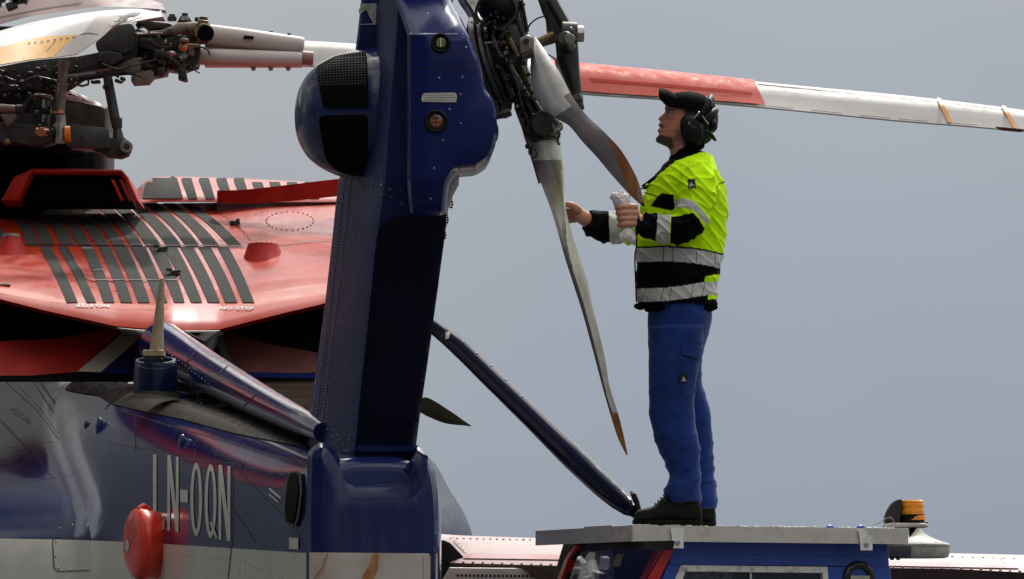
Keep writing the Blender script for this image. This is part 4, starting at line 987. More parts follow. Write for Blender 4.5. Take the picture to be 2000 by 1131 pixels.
# light grey clevis plate
t.prism(rnd_poly([(1014, 76), (1030, 67), (1043, 73), (1043, 98), (1016, 108)], 4), 21.72, 21.78, .008, 3 + 4); t.cyl(P(1028, 80, 21.70), P(1028, 80, 21.80), .011, 12, 0)
t.prism([(1016, 108), (1043, 97), (1043, 104), (1020, 116)], 21.7, 21.8, .004, 0)
t.cyl(P(1062, 240, 21.75), P(1062, 240, 21.9), .05, 14, 0)
t.prism(rnd_poly([(1072, 236), (1085, 228), (1100, 240), (1092, 250), (1078, 254)], 3), 21.75, 21.85, .008, 7); t.cyl(P(1086, 241, 21.73), P(1086, 241, 21.8), .008, 10, 0)
for x, y in ((1022, 262), (1028, 266), (1026, 287), (1032, 299), (1032, 292)): t.cyl(P(x, y, 21.95), P(x + 8, y - 2, 21.95), .009, 8, 0)
for i in range(6): t.sphere(P(1091 + 2 * math.sin(i * 1.3), 256 + i * 5, 21.9), .006, 0, n=6)
tr = t.build('tail_rotor_hub', ['grime', 'gear_dark', 'black', 'steel', 'bronze', 'rivet_steel', 'bronze', 'clevis'], HELI)
# pitch beam arms
a = MB()
a.prism(rnd_poly([(1040, -30), (1072, -30), (1090, 0), (1112, 40), (1120, 55), (1128, 75), (1130, 100), (1133, 150), (1138, 185), (1140, 198), (1134, 212), (1127, 208), (1118, 202), (1115, 180), (1100, 150), (1088, 118), (1085, 80), (1073, 60), (1068, 62), (1066, 36), (1060, 24), (1052, 0)], 4, 2), 22.0, 22.08, .015, 0)
a.prism([(1090, 112), (1104, 108), (1118, 150), (1120, 180), (1108, 150)], 21.985, 22.0, .005, 1)
a.prism([(1066, 0), (1076, 2), (1100, 45), (1108, 60), (1096, 56)], 21.985, 22.0, .005, 1)
a.cyl(P(1045, 86, 22.02), P(1128, 60, 22.02), .02, 16, 2); a.cyl(P(1052, 80, 21.98), P(1082, 66, 21.98), .012, 12, 3); a.cyl(P(1108, 72, 21.97), P(1122, 62, 21.97), .03, 14, 0)
a.cyl(P(1096, 60, 21.99), P(1128, 62, 21.99), .036, 18, 0); a.cyl(P(1124, 66, 22.0), P(1141, 66, 22.0), .032, 8, 4); a.cyl(P(1113, 76, 21.9), P(1113, 76, 22.0), .022, 12, 4); a.cyl(P(1103, 74, 21.92), P(1110, 92, 22.0), .03, 12, 0)
a.cyl(P(1127, 188, 21.95), P(1133, 212, 22.0), .018, 12, 0); a.sphere(P(1129, 205, 21.97), .018, 0)
a.build('pitch_beam', ['gear_dark', 'black', 'putty', 'bronze', 'steel'], tr)
# blades
def tblade(pairs, mats, parent, bands, th=.012):
    """pairs: (xL,yL,YL, xR,yR,YR, ridge fraction, ridge depth); bands(t, px, py, front) picks the paint"""
    m = MB(); sp_ = spline([p[:8] for p in pairs], 12); rings = []; NS = 8
    for q in sp_:
        A = P(q[0], q[1], q[2]); B = P(q[3], q[4], q[5]); C = A + (B - A) * q[6] + Vector((0, -q[7], 0)); bk = Vector((0, th, 0)); o = []
        for i in range(NS): t_ = i / NS; o.append(A + (C - A) * t_ + Vector((0, -q[7] * .45 * math.sin(math.pi * t_), 0)))
        for i in range(NS): t_ = i / NS; o.append(C + (B - C) * t_ + Vector((0, -q[7] * .35 * math.sin(math.pi * t_), 0)))
        o += [B, B + bk * .5, (A + B) / 2 + bk, A + bk * .5]; rings.append(o)
    def mf(i, j):
        c = (rings[i][j] + rings[i + 1][(j + 1) % len(rings[0])]) / 2; x, y = px_of(c)
        return bands(i / (len(rings) - 2), x, y, j < 2 * NS)
    m.loft(rings, 0, mf=mf); return m.build('tail_rotor_blade', mats, parent, ang=60)
mat('tr_white', (.80, .78, .73), .35, coat=.4, var=.08, vscale=9, dirt=(.30, .28, .25), dscale=14, dthr=(.5, .85))
mat('tr_cream', (.85, .83, .72), .4, coat=.3, var=.08, dirt=(.62, .6, .5), dscale=10)
mat('tr_grey', (.24, .22, .22), .38, coat=.5, var=.15, vscale=8, dirt=(.38, .20, .17), dscale=7, dthr=(.56, .72))
mat('tr_grey_dark', (.15, .13, .14), .45, coat=.2, var=.12)
mat('tr_orange', (.42, .17, .035), .32, coat=.5, var=.3, vscale=12, dirt=(.30, .14, .05), dscale=14)
mat('tr_brown', (.22, .11, .05), .4, var=.3, vscale=14)
mat('tr_pink', (.50, .20, .18), .45, var=.2)
MT = ['tr_white', 'tr_cream', 'tr_grey', 'tr_grey_dark', 'tr_orange', 'tr_brown', 'tr_pink', 'black']
# lower hanging blade
prs = [(1036, 268, 22.0, 1094, 262, 22.0, .5, .05), (1037, 300, 22.0, 1097, 298, 22.02, .55, .045), (1046, 330, 22.0, 1101, 330, 22.05, .6, .03), (1062, 372, 22.0, 1103, 372, 22.1, .8, .02), (1078, 415, 22.0, 1106, 410, 22.12, .85, .015), (1092, 462, 22.0, 1117, 455, 22.12, .35, .02),
       (1104, 505, 22.02, 1132, 500, 22.12, .35, .02), (1120, 555, 22.05, 1148, 550, 22.12, .35, .02), (1136, 605, 22.08, 1157, 595, 22.12, .4, .015), (1150, 655, 22.1, 1168, 640, 22.12, .4, .012), (1166, 715, 22.12, 1182, 700, 22.14, .4, .01), (1180, 768, 22.15, 1191, 755, 22.15, .4, .008),
       (1196, 822, 22.18, 1208, 810, 22.18, .45, .006), (1208, 858, 22.2, 1218, 850, 22.2, .5, .005), (1224, 890, 22.22, 1226, 888, 22.22, .5, .002)]
BX_ = [(300, 1098), (335, 1097), (380, 1100), (430, 1104), (470, 1107), (500, 1112), (550, 1126), (600, 1142), (650, 1155), (700, 1168), (780, 1187), (900, 1230)]
def bl(t_, x, y, fr):
    if t_ < .105: return 0
    if not fr: return 3
    if y > 806 and x > interp([(806, 1190), (860, 1206), (900, 1210)], y)[0]: return 4
    if x > interp(BX_, y)[0]: return 1
    return 2 if y < 485 else 3
tblade(prs, MT, tr, bl)
# near blade sweeping down towards the camera
prs = [(1042, 72, 21.85, 1046, 72, 21.85, .5, .0), (1038, 100, 21.82, 1063, 96, 21.78, .3, .02), (1036, 140, 21.8, 1080, 122, 21.7, .45, .03), (1042, 180, 21.76, 1098, 150, 21.62, .5, .03), (1060, 212, 21.7, 1112, 178, 21.56, .5, .028), (1088, 232, 21.6, 1130, 206, 21.46, .5, .022), (1112, 246, 21.5, 1150, 230, 21.38, .5, .018),
       (1138, 277, 21.38, 1172, 250, 21.26, .45, .015), (1165, 306, 21.26, 1190, 268, 21.14, .4, .014), (1190, 336, 21.12, 1212, 292, 21.0, .4, .012), (1213, 362, 20.98, 1233, 326, 20.88, .4, .01), (1236, 386, 20.85, 1248, 358, 20.8, .45, .006), (1257, 404, 20.76, 1259, 402, 20.76, .5, .002)]
def bn(t_, x, y, fr):
    if not fr: return 2
    if y < 250:
        xr = interp([(72, 1046), (100, 1054), (165, 1086), (200, 1110), (250, 1150)], y)[0]
        return 0 if t_ < (.40 if x < xr else .34) else 2
    if x > 1184 + (y - 262) * .40: return 4 if y < 396 else 7
    return 2
tblade(prs, MT, tr, bn)
# blade pointing up out of the picture
prs = [(950, 48, 22.1, 955, 44, 22.1, .5, .01), (922, 40, 22.1, 950, 28, 22.1, .5, .02), (905, 18, 22.12, 944, 10, 22.12, .5, .03), (893, -2, 22.12, 938, -10, 22.12, .5, .03), (870, -60, 22.15, 915, -70, 22.15, .5, .03), (800, -250, 22.2, 840, -255, 22.2, .5, .02), (700, -480, 22.2, 715, -482, 22.2, .5, .01)]
tblade(prs, MT, tr, lambda t_, x, y, fr: 0)
# red-edged far blade peeping out behind the hub
prs = [(1082, 112, 22.3, 1094, 118, 22.3, .5, .01), (1088, 140, 22.3, 1108, 138, 22.3, .5, .01), (1096, 165, 22.3, 1114, 160, 22.3, .5, .01), (1100, 182, 22.3, 1116, 180, 22.3, .5, .01)]
tblade(prs, MT, tr, lambda t_, x, y, fr: 6 if x > 1096 else 0)
prs = [(1014, 232, 22.1, 1024, 226, 22.1, .5, .01), (1022, 262, 22.1, 1034, 258, 22.1, .5, .01), (1034, 300, 22.1, 1042, 296, 22.1, .5, .01), (1052, 360, 22.1, 1060, 352, 22.1, .5, .01)]
tblade(prs, MT, tr, lambda t_, x, y, fr: 6)
# root cuff of the lower blade
m = MB(); m.tube([P(1058, 240, 21.97), P(1064, 262, 21.98), P(1066, 276, 21.98)], [.06, .062, .052], 18, 0); m.tube([P(1062, 250, 21.9), P(1078, 258, 21.9)], .03, 10, 1)
for i in range(7): m.sphere(P(1042 + i * 7, 268 + 3 * math.sin(i), 21.915), .007, 1, n=7)
m.build('blade_cuff', ['cuff_green', 'gear_dark'], tr)
# ------------------------------------------------------------------ distant riveted wing, far blade tip, blue tube
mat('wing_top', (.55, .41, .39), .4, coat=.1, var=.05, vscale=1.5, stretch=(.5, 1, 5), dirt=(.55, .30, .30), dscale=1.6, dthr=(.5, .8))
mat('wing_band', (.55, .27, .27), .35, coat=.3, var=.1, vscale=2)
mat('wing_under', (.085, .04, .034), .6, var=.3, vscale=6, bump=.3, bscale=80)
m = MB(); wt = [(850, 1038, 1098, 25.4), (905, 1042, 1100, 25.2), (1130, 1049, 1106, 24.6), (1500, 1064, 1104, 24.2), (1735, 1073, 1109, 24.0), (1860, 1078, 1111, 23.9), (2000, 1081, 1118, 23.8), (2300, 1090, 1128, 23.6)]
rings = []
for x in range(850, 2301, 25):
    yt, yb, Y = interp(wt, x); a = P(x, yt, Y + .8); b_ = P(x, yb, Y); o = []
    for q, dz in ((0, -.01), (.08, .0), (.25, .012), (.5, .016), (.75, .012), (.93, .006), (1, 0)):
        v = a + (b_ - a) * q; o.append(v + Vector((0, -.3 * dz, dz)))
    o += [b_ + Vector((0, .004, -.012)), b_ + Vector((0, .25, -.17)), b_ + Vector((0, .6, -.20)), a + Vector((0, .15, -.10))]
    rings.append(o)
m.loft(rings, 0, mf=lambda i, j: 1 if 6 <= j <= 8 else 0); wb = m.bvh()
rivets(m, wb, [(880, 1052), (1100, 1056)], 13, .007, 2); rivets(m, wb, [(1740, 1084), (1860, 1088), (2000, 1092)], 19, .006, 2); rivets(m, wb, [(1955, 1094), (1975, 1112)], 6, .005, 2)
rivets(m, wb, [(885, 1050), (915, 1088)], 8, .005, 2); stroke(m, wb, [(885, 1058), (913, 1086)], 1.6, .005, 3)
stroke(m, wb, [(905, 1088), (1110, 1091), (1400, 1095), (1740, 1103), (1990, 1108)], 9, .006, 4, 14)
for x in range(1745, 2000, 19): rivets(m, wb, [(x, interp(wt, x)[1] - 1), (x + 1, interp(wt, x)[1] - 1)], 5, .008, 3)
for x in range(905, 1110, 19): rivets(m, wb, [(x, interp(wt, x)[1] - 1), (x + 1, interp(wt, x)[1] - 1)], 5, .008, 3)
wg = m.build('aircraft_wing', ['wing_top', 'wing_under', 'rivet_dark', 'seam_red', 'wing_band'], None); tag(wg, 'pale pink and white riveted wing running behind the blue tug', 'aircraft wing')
e = MB(); e.prism([(848, 1058), (868, 1054), (880, 1060), (910, 1092), (888, 1104), (878, 1131), (848, 1140)], 25.3, 25.7, .01, 0); 
e.build('wing_root_gap', 'black', wg)
e = MB(); e.prism([(878, 1108), (1400, 1114), (2300, 1140), (2300, 1180), (1400, 1160), (860, 1140)], 24.9, 25.1, .01, 0); eb = e.bvh()
x = 892
while x < 1110: stroke(e, eb, [(x, 1124 + (x - 892) * .01), (x + 4, 1124 + (x - 892) * .01)], 5, .004, 1); x += 8
mat('flap_light', (.40, .33, .31), .5, var=.15)
e.build('wing_flap', ['flap_light', 'void'], wg)
# black blade tip
m = MB(); tb = [(700, 752, 778), (760, 762, 790), (815, 777, 804), (832, 776, 812), (850, 784, 820), (870, 797, 827), (890, 810, 830), (905, 821, 831), (920, 831, 833)]
rings = []
for x, yt, yb in spline(tb, 4):
    a = P(x, yt, 27.0); b_ = P(x, yb, 26.85); c = (a + b_) / 2; rings.append([a, (a + c) / 2 + Vector((0, -.02, 0)), c + Vector((0, -.025, 0)), (b_ + c) / 2 + Vector((0, -.015, 0)), b_, c + Vector((0, .03, 0))])
m.loft(rings, 0)
mat('blade_black', (.009, .008, .006), .9, spec=.0, var=.2)
bt_ = m.build('propeller_blade', 'blade_black', None); tag(bt_, 'small black blade tip pointing right from behind the dark tail fin', 'propeller blade')
# blue tube
m = MB(); tp = spline([(800, 604, 24.9), (850, 641, 24.8), (900, 680, 24.6), (960, 738, 24.3), (1040, 815, 23.9), (1120, 893, 23.5), (1180, 950, 23.25), (1218, 982, 23.1), (1240, 1000, 23.0)], 6)
def trd(x): return interp([(800, 13), (850, 14), (900, 19), (1040, 22), (1120, 25), (1180, 24), (1210, 22), (1228, 18), (1238, 12)], x)[0]
m.tube([P(*q) for q in tp], [trd(q[0]) * K * q[2] for q in tp], 26); tbv = m.bvh()
for x, y in ((905, 668), (932, 690), (960, 715), (988, 742), (1020, 775)): rivets(m, tbv, [(x, y), (x + 1, y)], 5, .006, 1)
stroke(m, tbv, [(862, 664), (878, 636)], 2, .004, 2); decal(m, tbv, rnd_poly([(872, 650), (880, 650), (878, 663), (871, 663)], 2, 2), .005, 3, 4)
mat('tube_navy', (.005, .007, .025), .15, coat=0, ior=1.17, spec=.3, var=.15, dirt=(.03, .02, .02), dscale=5, dthr=(.6, .9))
tu = m.build('tubular_boom', ['tube_navy', 'rivet_navy', 'seam', 'letter'], None); tag(tu, 'glossy dark blue tube slanting down from the tail fin to the boot', 'tube')
m = MB(); m.tube([P(866, 640, 24.75), P(872, 645, 24.74), P(879, 656, 24.75), P(886, 662, 24.75)], [.006, .012, .012, .008], 8); m.build('fitting', 'black', tu)
m = MB(); m.tube([P(1234, 962, 23.05), P(1238, 968, 23.0), P(1243, 980, 23.0), P(1246, 996, 23.0)], [.008, .012, .012, .014], 8); m.build('fitting', 'black', tu)
# ------------------------------------------------------------------ airport tug with roof platform
mat('alu', (.58, .55, .50), .55, metal=.15, var=.16, vscale=7, bump=.15, bscale=50, bdist=.003, dirt=(.30, .28, .25), dscale=7, dthr=(.5, .78))
mat('alu_bright', (.62, .62, .58), .4, metal=.3, var=.15)
mat('alu_frame', (.78, .78, .74), .45, metal=.1, var=.1, dirt=(.3, .3, .28), dscale=20)
mat('tug_blue', (.018, .075, .43), .38, coat=.25, var=.1, vscale=14, bump=.06, bscale=60, bdist=.002, dirt=(.03, .08, .3), dscale=22)
mat('tug_red', (.62, .012, .008), .35, coat=.4, var=.08)
mat('rubber', (.02, .02, .019), .7, var=.2, bump=.1)
mat('glass', (.9, .93, .93), .03, trans=1, var=0, spec=.5)
mat('cab_dark', (.016, .016, .015), .8, var=.3)
mat('cab_grey', (.45, .45, .43), .7, var=.3, vscale=9, dirt=(.02, .02, .02), dscale=16, dthr=(.52, .6))
mat('dome_grey', (.42, .42, .36), .55, var=.08, dirt=(.2, .2, .17), dscale=6)
mat('dome_dark', (.085, .08, .065), .6, var=.15)
mat('amber_lens', (1.0, .34, .02), .3, coat=.3, var=.2, vscale=25, stretch=(1, 1, 3))
mat('amber_top', (.9, .33, .05), .25, coat=.5)
C0 = P(1235, 1026, 21.8)
_r = P(1775, 1033, 21.8); 
dv_ = Vector((1.10, .50, 0)).normalized(); ev = Vector((-dv_.y, dv_.x, 0))
ZT = C0.z
TUG = empty('airport_tug', (C0.x + .8, C0.y + .8, 0), 'blue airport tug with red corner pillar and aluminium platform on its roof', 'tug')
def V(u, v_, z): return Vector((C0.x, C0.y, 0)) + dv_ * u + ev * v_ + Vector((0, 0, z))
def onside(x, y, v0=0.0):
    d = P(x, y, 1) - CAM; o = V(0, v0, 0); t_ = (o - CAM).dot(ev) / d.dot(ev); return CAM + d * t_
def onfront(x, y, u0=0.0):
    d = P(x, y, 1) - CAM; o = V(u0, 0, 0); t_ = (o - CAM).dot(dv_) / d.dot(dv_); return CAM + d * t_
def slabp(m, pts, thick, mi=0, bev=.004):
    """extrude a planar outline by the vector thick, with a small bevel on the visible face"""
    c = sum(pts, Vector()) / len(pts); n = thick.normalized()
    r1 = [p + n * bev for p in pts]; r0 = [p + (c - p).normalized() * bev for p in pts]
    m.loft([r0, r1, [p + thick for p in pts]], mi)
uR = (onside(1775, 1040) - V(0, 0, 0)).dot(dv_); vL = (onfront(1045, 1040) - V(0, 0, 0)).dot(ev)
TH = .061
m = MB()
# folded tray edge: side, front end, deck
slabp(m, [V(0, 0, ZT), V(uR, 0, ZT), V(uR, 0, ZT - TH), V(0, 0, ZT - TH)], ev * .012)
slabp(m, [V(0, .013, ZT), V(0, vL, ZT), V(0, vL, ZT - TH * .95), V(0, .013, ZT - TH)], dv_ * .012)
slabp(m, [V(uR, .013, ZT), V(uR, vL, ZT), V(uR, vL, ZT - TH), V(uR, .013, ZT - TH)], dv_ * -.012)
m.box(V(uR / 2, vL / 2 + .006, ZT - .006), (uR - .026, vL - .014, .008), Matrix((dv_, ev, (0, 0, 1))).transposed(), 1)
for i in range(70):
    u = random.uniform(.01, uR - .02); m.box(V(u, random.uniform(.02, .1), ZT + .0025), (random.uniform(.005, .03), .02, .004), Matrix((dv_, ev, (0, 0, 1))).transposed(), random.choice((2, 2, 1)))
for v0, l_ in ((vL * .35, .25),): m.box(V(.006, v0, ZT + .003), (.012, l_, .005), Matrix((dv_, ev, (0, 0, 1))).transposed(), 2)
pf = m.build('roof_platform', ['alu', 'alu', 'alu_bright'], TUG)
for x0, x1, yb in ((1309, 1334, 1071), (1676, 1703, 1075)):
    m = MB(); yt = 1031 if x0 < 1400 else 1035
    q = [onside(x0 - 1, yt, -.004), onside(x1, yt, -.004), onside(x1, yb, -.004), onside(x0 + 4, yb, -.004), onside(x0 + 2, yb - 24, -.004)]
    slabp(m, q, ev * -.005, 0, .001); bp = onside((x0 + x1) / 2 + 2, yb - 11, -.009); m.cyl(bp, bp - ev * .009, .009, 6, 1)
    m.build('mounting_bracket', ['alu_frame', 'steel'], pf)
for x in (1612, 1672):
    m = MB(); m.tube([onside(x + k, 1031.5 - 2.2 * math.sin(k / 18 * 3.14), .05) for k in (0, 5, 9, 14, 18)], [.002, .007, .009, .008, .002], 8); m.build('blue_strap', 'tug_blue', pf)
# cab body
S0 = .10
m = MB()
def side(pl, v0=S0, th=.03, mi=0): slabp(m, [onside(x, y, v0) for x, y in pl], ev * th, mi, .003)
ZB = .55
def sidez(pl, v0=S0, th=.03, mi=0):    # (x px, z)
    o = []
    for x, z in pl:
        p_ = onside(x, 1080, v0); o.append(Vector((p_.x, p_.y, z)))
    slabp(m, o, ev * th, mi, .003)
zt_ = onside(1500, 1058, S0).z
side([(1312, 1056), (1735, 1060), (1737, 1106), (1308, 1103)])
side([(1304, 1103.5), (1331, 1103.5), (1300, 1174), (1276, 1174)])
side([(1618, 1106.5), (1739, 1106.5), (1744, 1174), (1621, 1174)])
side([(1276, 1174.5), (1744, 1174.5), (1760, 1500), (1180, 1500)])
zb = onside(1500, 1500, S0).z
side([(1180, 1501), (1760, 1501), (1762, 1900), (1175, 1900)], mi=1)
m.box(V(uR * .5, vL * .5 + .08, .45), (uR * 1.1, vL * 1.0, .35), Matrix((dv_, ev, (0, 0, 1))).transposed(), 1)
slabp(m, [V(uR * .92, S0 + .035, ZT - TH - .02), V(uR * .92, vL + .1, ZT - TH - .02), V(uR * .93, vL + .1, .6), V(uR * .93, S0 + .035, .6)], dv_ * -.03, 0)
slabp(m, [V(uR * .3, vL * .92, ZT - TH - .02), V(uR * .92, vL * .92, ZT - TH - .02), V(uR * .93, vL * .92, .6), V(.2, vL * .92, .6)], ev * .03, 0)
m.box(V(uR * .53, vL * .5 + .1, ZT - TH - .012), (uR * .74, vL * .9, .016), Matrix((dv_, ev, (0, 0, 1))).transposed(), 1)
body = m.build('cab', ['tug_blue', 'cab_dark'], TUG)
m = MB(); 
for ln in ([(1318, 1081), (1712, 1087), (1733, 1066)],):
    for a_, b_ in zip(ln, ln[1:]): m.tube([onside(*a_, S0 - .001), onside(*b_, S0 - .001)], .0016, 6)
m.build('weld_line', 'tug_blue', body)
# red pillar between side and windscreen
m = MB(); q = [onside(x, y, S0 - .012) for x, y in ((1300, 1059), (1311, 1064), (1317, 1074), (1290, 1131), (1230, 1270), (1203, 1270), (1262, 1131), (1289, 1074))]
slabp(m, q, ev * .05, 0, .006); m.build('corner_pillar', 'tug_red', body)
# far red pillar and windscreen
m = MB(); q = [onfront(x, y, .02) for x, y in ((1121, 1064), (1127, 1066), (1110, 1090), (1096, 1131), (1070, 1220), (1063, 1220), (1088, 1131), (1104, 1088))]
slabp(m, q, dv_ * .04, 0, .003); m.build('corner_pillar', 'tug_red', body)
m = MB(); q = [onfront(x, y, .04) for x, y in ((1118, 1060), (1305, 1056), (1300, 1074), (1130, 1076))]; slabp(m, q, dv_ * .03, 0); 
q = [onfront(x, y, .035) for x, y in ((1122, 1072), (1128, 1074), (1112, 1100), (1104, 1131), (1080, 1220), (1074, 1220), (1098, 1131), (1108, 1096))]; slabp(m, q, dv_ * .02, 0)
m.build('windscreen_seal', 'rubber', body)
m = MB(); q = [onfront(x, y, .055) for x, y in ((1125, 1072), (1296, 1070), (1262, 1131), (1200, 1270), (1060, 1270), (1100, 1131))]; slabp(m, q, dv_ * .005, 0, .001); m.build('windscreen', 'glass', body)
m = MB(); q = [onfront(x, y, .12) for x, y in ((1206, 1082), (1219, 1083), (1211, 1107), (1197, 1106))]; slabp(m, q, dv_ * .003, 0, .0005); m.build('yellow_sticker', 'yellow', body)
# inside the cab: seats, dash, back wall
m = MB(); RM = Matrix((dv_, ev, (0, 0, 1))).transposed()
q = [onfront(x, y, .75) for x, y in ((1100, 1060), (1330, 1060), (1330, 1400), (1000, 1400))]; slabp(m, q, dv_ * .02, 1)
for x, y, sx, sy, rot, u0 in ((1135, 1104, 30, 26, 25, .3), (1122, 1122, 40, 20, -10, .25), (1160, 1112, 18, 34, -30, .35), (1170, 1124, 40, 14, 10, .3), (1150, 1132, 60, 14, 0, .3), (1255, 1128, 30, 18, 0, .5), (1182, 1100, 14, 26, 12, .4)):
    c = onfront(x, y, u0); m.box(c, (.03, sx * .0022, sy * .0020), RM @ Matrix.Rotation(R(rot), 3, 'X'), 0)
m.box(V(.55, .5, 1.75), (.45, .5, .12), RM, 1); m.box(V(.75, .5, 1.95), (.12, .45, .5), RM, 0)
m.box(onside(1372, 1128, .4), (.22, .1, .06), RM, 0); m.box(onside(1480, 1131, .45), (.1, .1, .08), RM, 0); m.cyl(onside(1472, 1105, .3), onside(1472, 1150, .3), .008, 8, 0)
q = [onside(x, y, vL * .8) for x, y in ((1200, 1060), (1500, 1060), (1500, 1300), (1200, 1300))]; slabp(m, q, ev * .02, 2)
m.box(V(uR * .72, vL * .45, 1.9), (uR * .3, vL * .6, .5), RM, 1)
mat('cab_back', (.12, .13, .125), .8, var=.3)
m.build('cab_interior', ['cab_grey', 'cab_dark', 'cab_back'], body)
# side window
m = MB()
fo = [(1330, 1104), (1617, 1107), (1620, 1172), (1302, 1172)]; fi = [(1340, 1116), (1607, 1119), (1609, 1164), (1318, 1164)]
for i in range(4):
    a_, b_ = i, (i + 1) % 4; m2 = [onside(*fo[a_], S0 - .008), onside(*fo[b_], S0 - .008), onside(*fi[b_], S0 - .008), onside(*fi[a_], S0 - .008)]; slabp(m, m2, ev * .03, 0, .002)
wf = m.build('side_window_frame', 'alu_frame', body)
m = MB(); slabp(m, [onside(x, y, S0 + .01) for x, y in fi], ev * .004, 0, .0005); m.build('window_pane', 'glass', wf)
m = MB(); slabp(m, [onside(x, y, S0 + .0) for x, y in ((1466, 1118), (1468, 1118), (1467, 1164), (1465, 1164))], ev * .01, 0, .0005); m.build('window_bar', 'alu_frame', wf)
# round porthole with thick rubber ring
m = MB(); cc = onside(1677, 1131, S0); rr_ = 28 * K * 22.3; rings = []
for j in range(37):
    a_ = 2 * math.pi * j / 36; c = cc + dv_ * rr_ * math.cos(a_) + Vector((0, 0, rr_ * math.sin(a_))); o_ = (c - cc).normalized()
    rings.append([c + o_ * .016 * math.cos(b) - ev * (.014 * math.sin(b)) for b in [2 * math.pi * k / 10 for k in range(10)]])
m.loft(rings, 0, cap0=False, cap1=False); ph = m.build('round_port', 'rubber', body)
mat('glass_dark', (.05, .055, .05), .08, coat=1)
m.build('port_glass', 'glass_dark', ph)
m = MB(); m.box(cc - ev * .012 + Vector((0, 0, -.012)), (rr_ * 1.5, .004, rr_ * .9), RM, 0); m.build('reflector', 'dome_grey', ph)
# wheels
for u, v_ in ((.1, .12), (uR * .85, .12), (.1, vL), (uR * .85, vL)):
    m = MB(); c = V(u, v_, .33)
    prof_ = [(-.1, .20), (-.11, .26), (-.09, .31), (-.04, .33), (.04, .33), (.09, .31), (.11, .26), (.1, .20)]
    m.loft([[c + ev * a_ + dv_ * (r_ * math.cos(t_)) + Vector((0, 0, r_ * math.sin(t_))) for t_ in [2 * math.pi * k / 28 for k in range(28)]] for a_, r_ in prof_], 0, cap0=False, cap1=False)
    wh = m.build('wheel', 'rubber', TUG); m = MB(); m.cyl(c - ev * .09, c + ev * .09, .205, 24, 0); m.cyl(c - ev * .1, c - ev * .09, .07, 12, 0); m.build('rim', 'alu', wh)
# flashing beacon on its plate
YB = 22.45
m = MB(); m.prism([(1730, 1023), (1742, 1021), (1806, 1022), (1813, 1025), (1812, 1029), (1732, 1030)], YB - .06, YB + .14, .004, 0); m.cyl(P(1809, 1030, YB - .04), P(1809, 1020, YB - .04), .006, 8, 1)
m.prism([(1776, 1030), (1792, 1030), (1777, 1050)], YB, YB + .03, .002, 1)
bp_ = m.build('beacon_plate', ['alu', 'black'], TUG)
m = MB(); rings = []
for y, r_, cx in ((1023, 24, 1781), (1013, 26, 1781), (1012, 26, 1781), (1005, 25.5, 1781)): rings.append([P(cx, y, YB + .03) + Vector((r_ * K * YB * math.cos(t_), r_ * K * YB * math.sin(t_), 0)) for t_ in [2 * math.pi * k / 30 for k in range(30)]])
m.loft(rings, 0); bh = m.build('beacon', 'black', bp_)
m = MB(); rings = []
for y, r_ in ((1016, 25.6), (1012, 26), (1007, 25.2), (1006, 23.4), (1001, 22.8), (1000.4, 23.4), (996, 23.0), (995.4, 22.4), (990, 22.3), (989.5, 22.9), (985, 22.6), (984.5, 22), (979, 21.6), (977, 19.5)): rings.append([P(1782, y, YB + .03) + Vector((r_ * K * YB * math.cos(t_), r_ * K * YB * math.sin(t_), 0)) for t_ in [2 * math.pi * k / 30 for k in range(30)]])
m.loft(rings, 0); m.build('amber_lens', 'amber_lens', bh)
m = MB()   # black shield on the left of the beacon
m.prism(spline([(1729, 1022), (1729, 1010), (1733, 998), (1742, 983), (1752, 976), (1762, 976), (1760, 1000), (1757, 1022)], 3), YB - .02, YB + .08, .012, 0); m.build('beacon_shield', 'rubber', bp_)
m = MB(); m.tube([P(1700, 1026, YB - .08), P(1716, 1022, YB - .08), P(1730, 1013, YB - .08), P(1738, 1010, YB - .08), P(1744, 1014, YB - .08), P(1749, 1025, YB - .08)], .0018, 6); m.build('wire', 'steel', bp_)
# grey mushroom cover behind the roof's right end
m = MB(); rings = []
for y, r_ in ((1090, 60), (1088, 66), (1080, 69), (1064, 69), (1061, 66), (1056, 48), (1048, 30), (1040, 18), (1030, 12), (1020, 10)): rings.append([P(1786, y, 22.95) + Vector((r_ * K * 22.95 * math.cos(t_), r_ * K * 22.95 * math.sin(t_), 0)) for t_ in [2 * math.pi * k / 44 for k in range(44)]])
m.loft(rings, 0); cvv = m.bvh(); stroke(m, cvv, [(1720, 1066), (1854, 1067)], 1, .002, 1); decal(m, cvv, [(1725, 1066), (1780, 1067), (1780, 1088), (1725, 1089)], .003, 1, 8)
for x in (1742, 1754): m.cyl(P(x, 1086, 22.75), P(x, 1094, 22.75), .008, 8, 2)
m.build('roof_vent_cover', ['dome_grey', 'dome_dark', 'black'], TUG)
# ------------------------------------------------------------------ the mechanic on the tug roof
import numpy as np
PY = 22.12
def Q(x, y, dy=0.0): return P(x, y, PY + dy)
UN = K * PY
def remesh(mb, vox, it=2):
    """fuse overlapping volumes into one continuous skin"""
    me = bpy.data.meshes.new('tmp'); me.from_pydata([tuple(v) for v in mb.v], [], mb.f); o = bpy.data.objects.new('tmp', me); col.objects.link(o)
    bm = bmesh.new(); bm.from_mesh(me); bmesh.ops.recalc_face_normals(bm, faces=bm.faces); bm.to_mesh(me); bm.free()
    r = o.modifiers.new('r', 'REMESH'); r.mode = 'VOXEL'; r.voxel_size = vox
    s_ = o.modifiers.new('s', 'SMOOTH'); s_.iterations = it; s_.factor = .5
    dg = bpy.context.evaluated_depsgraph_get(); out_ = bpy.data.meshes.new_from_object(o.evaluated_get(dg)); bpy.data.objects.remove(o); bpy.data.meshes.remove(me)
    return out_
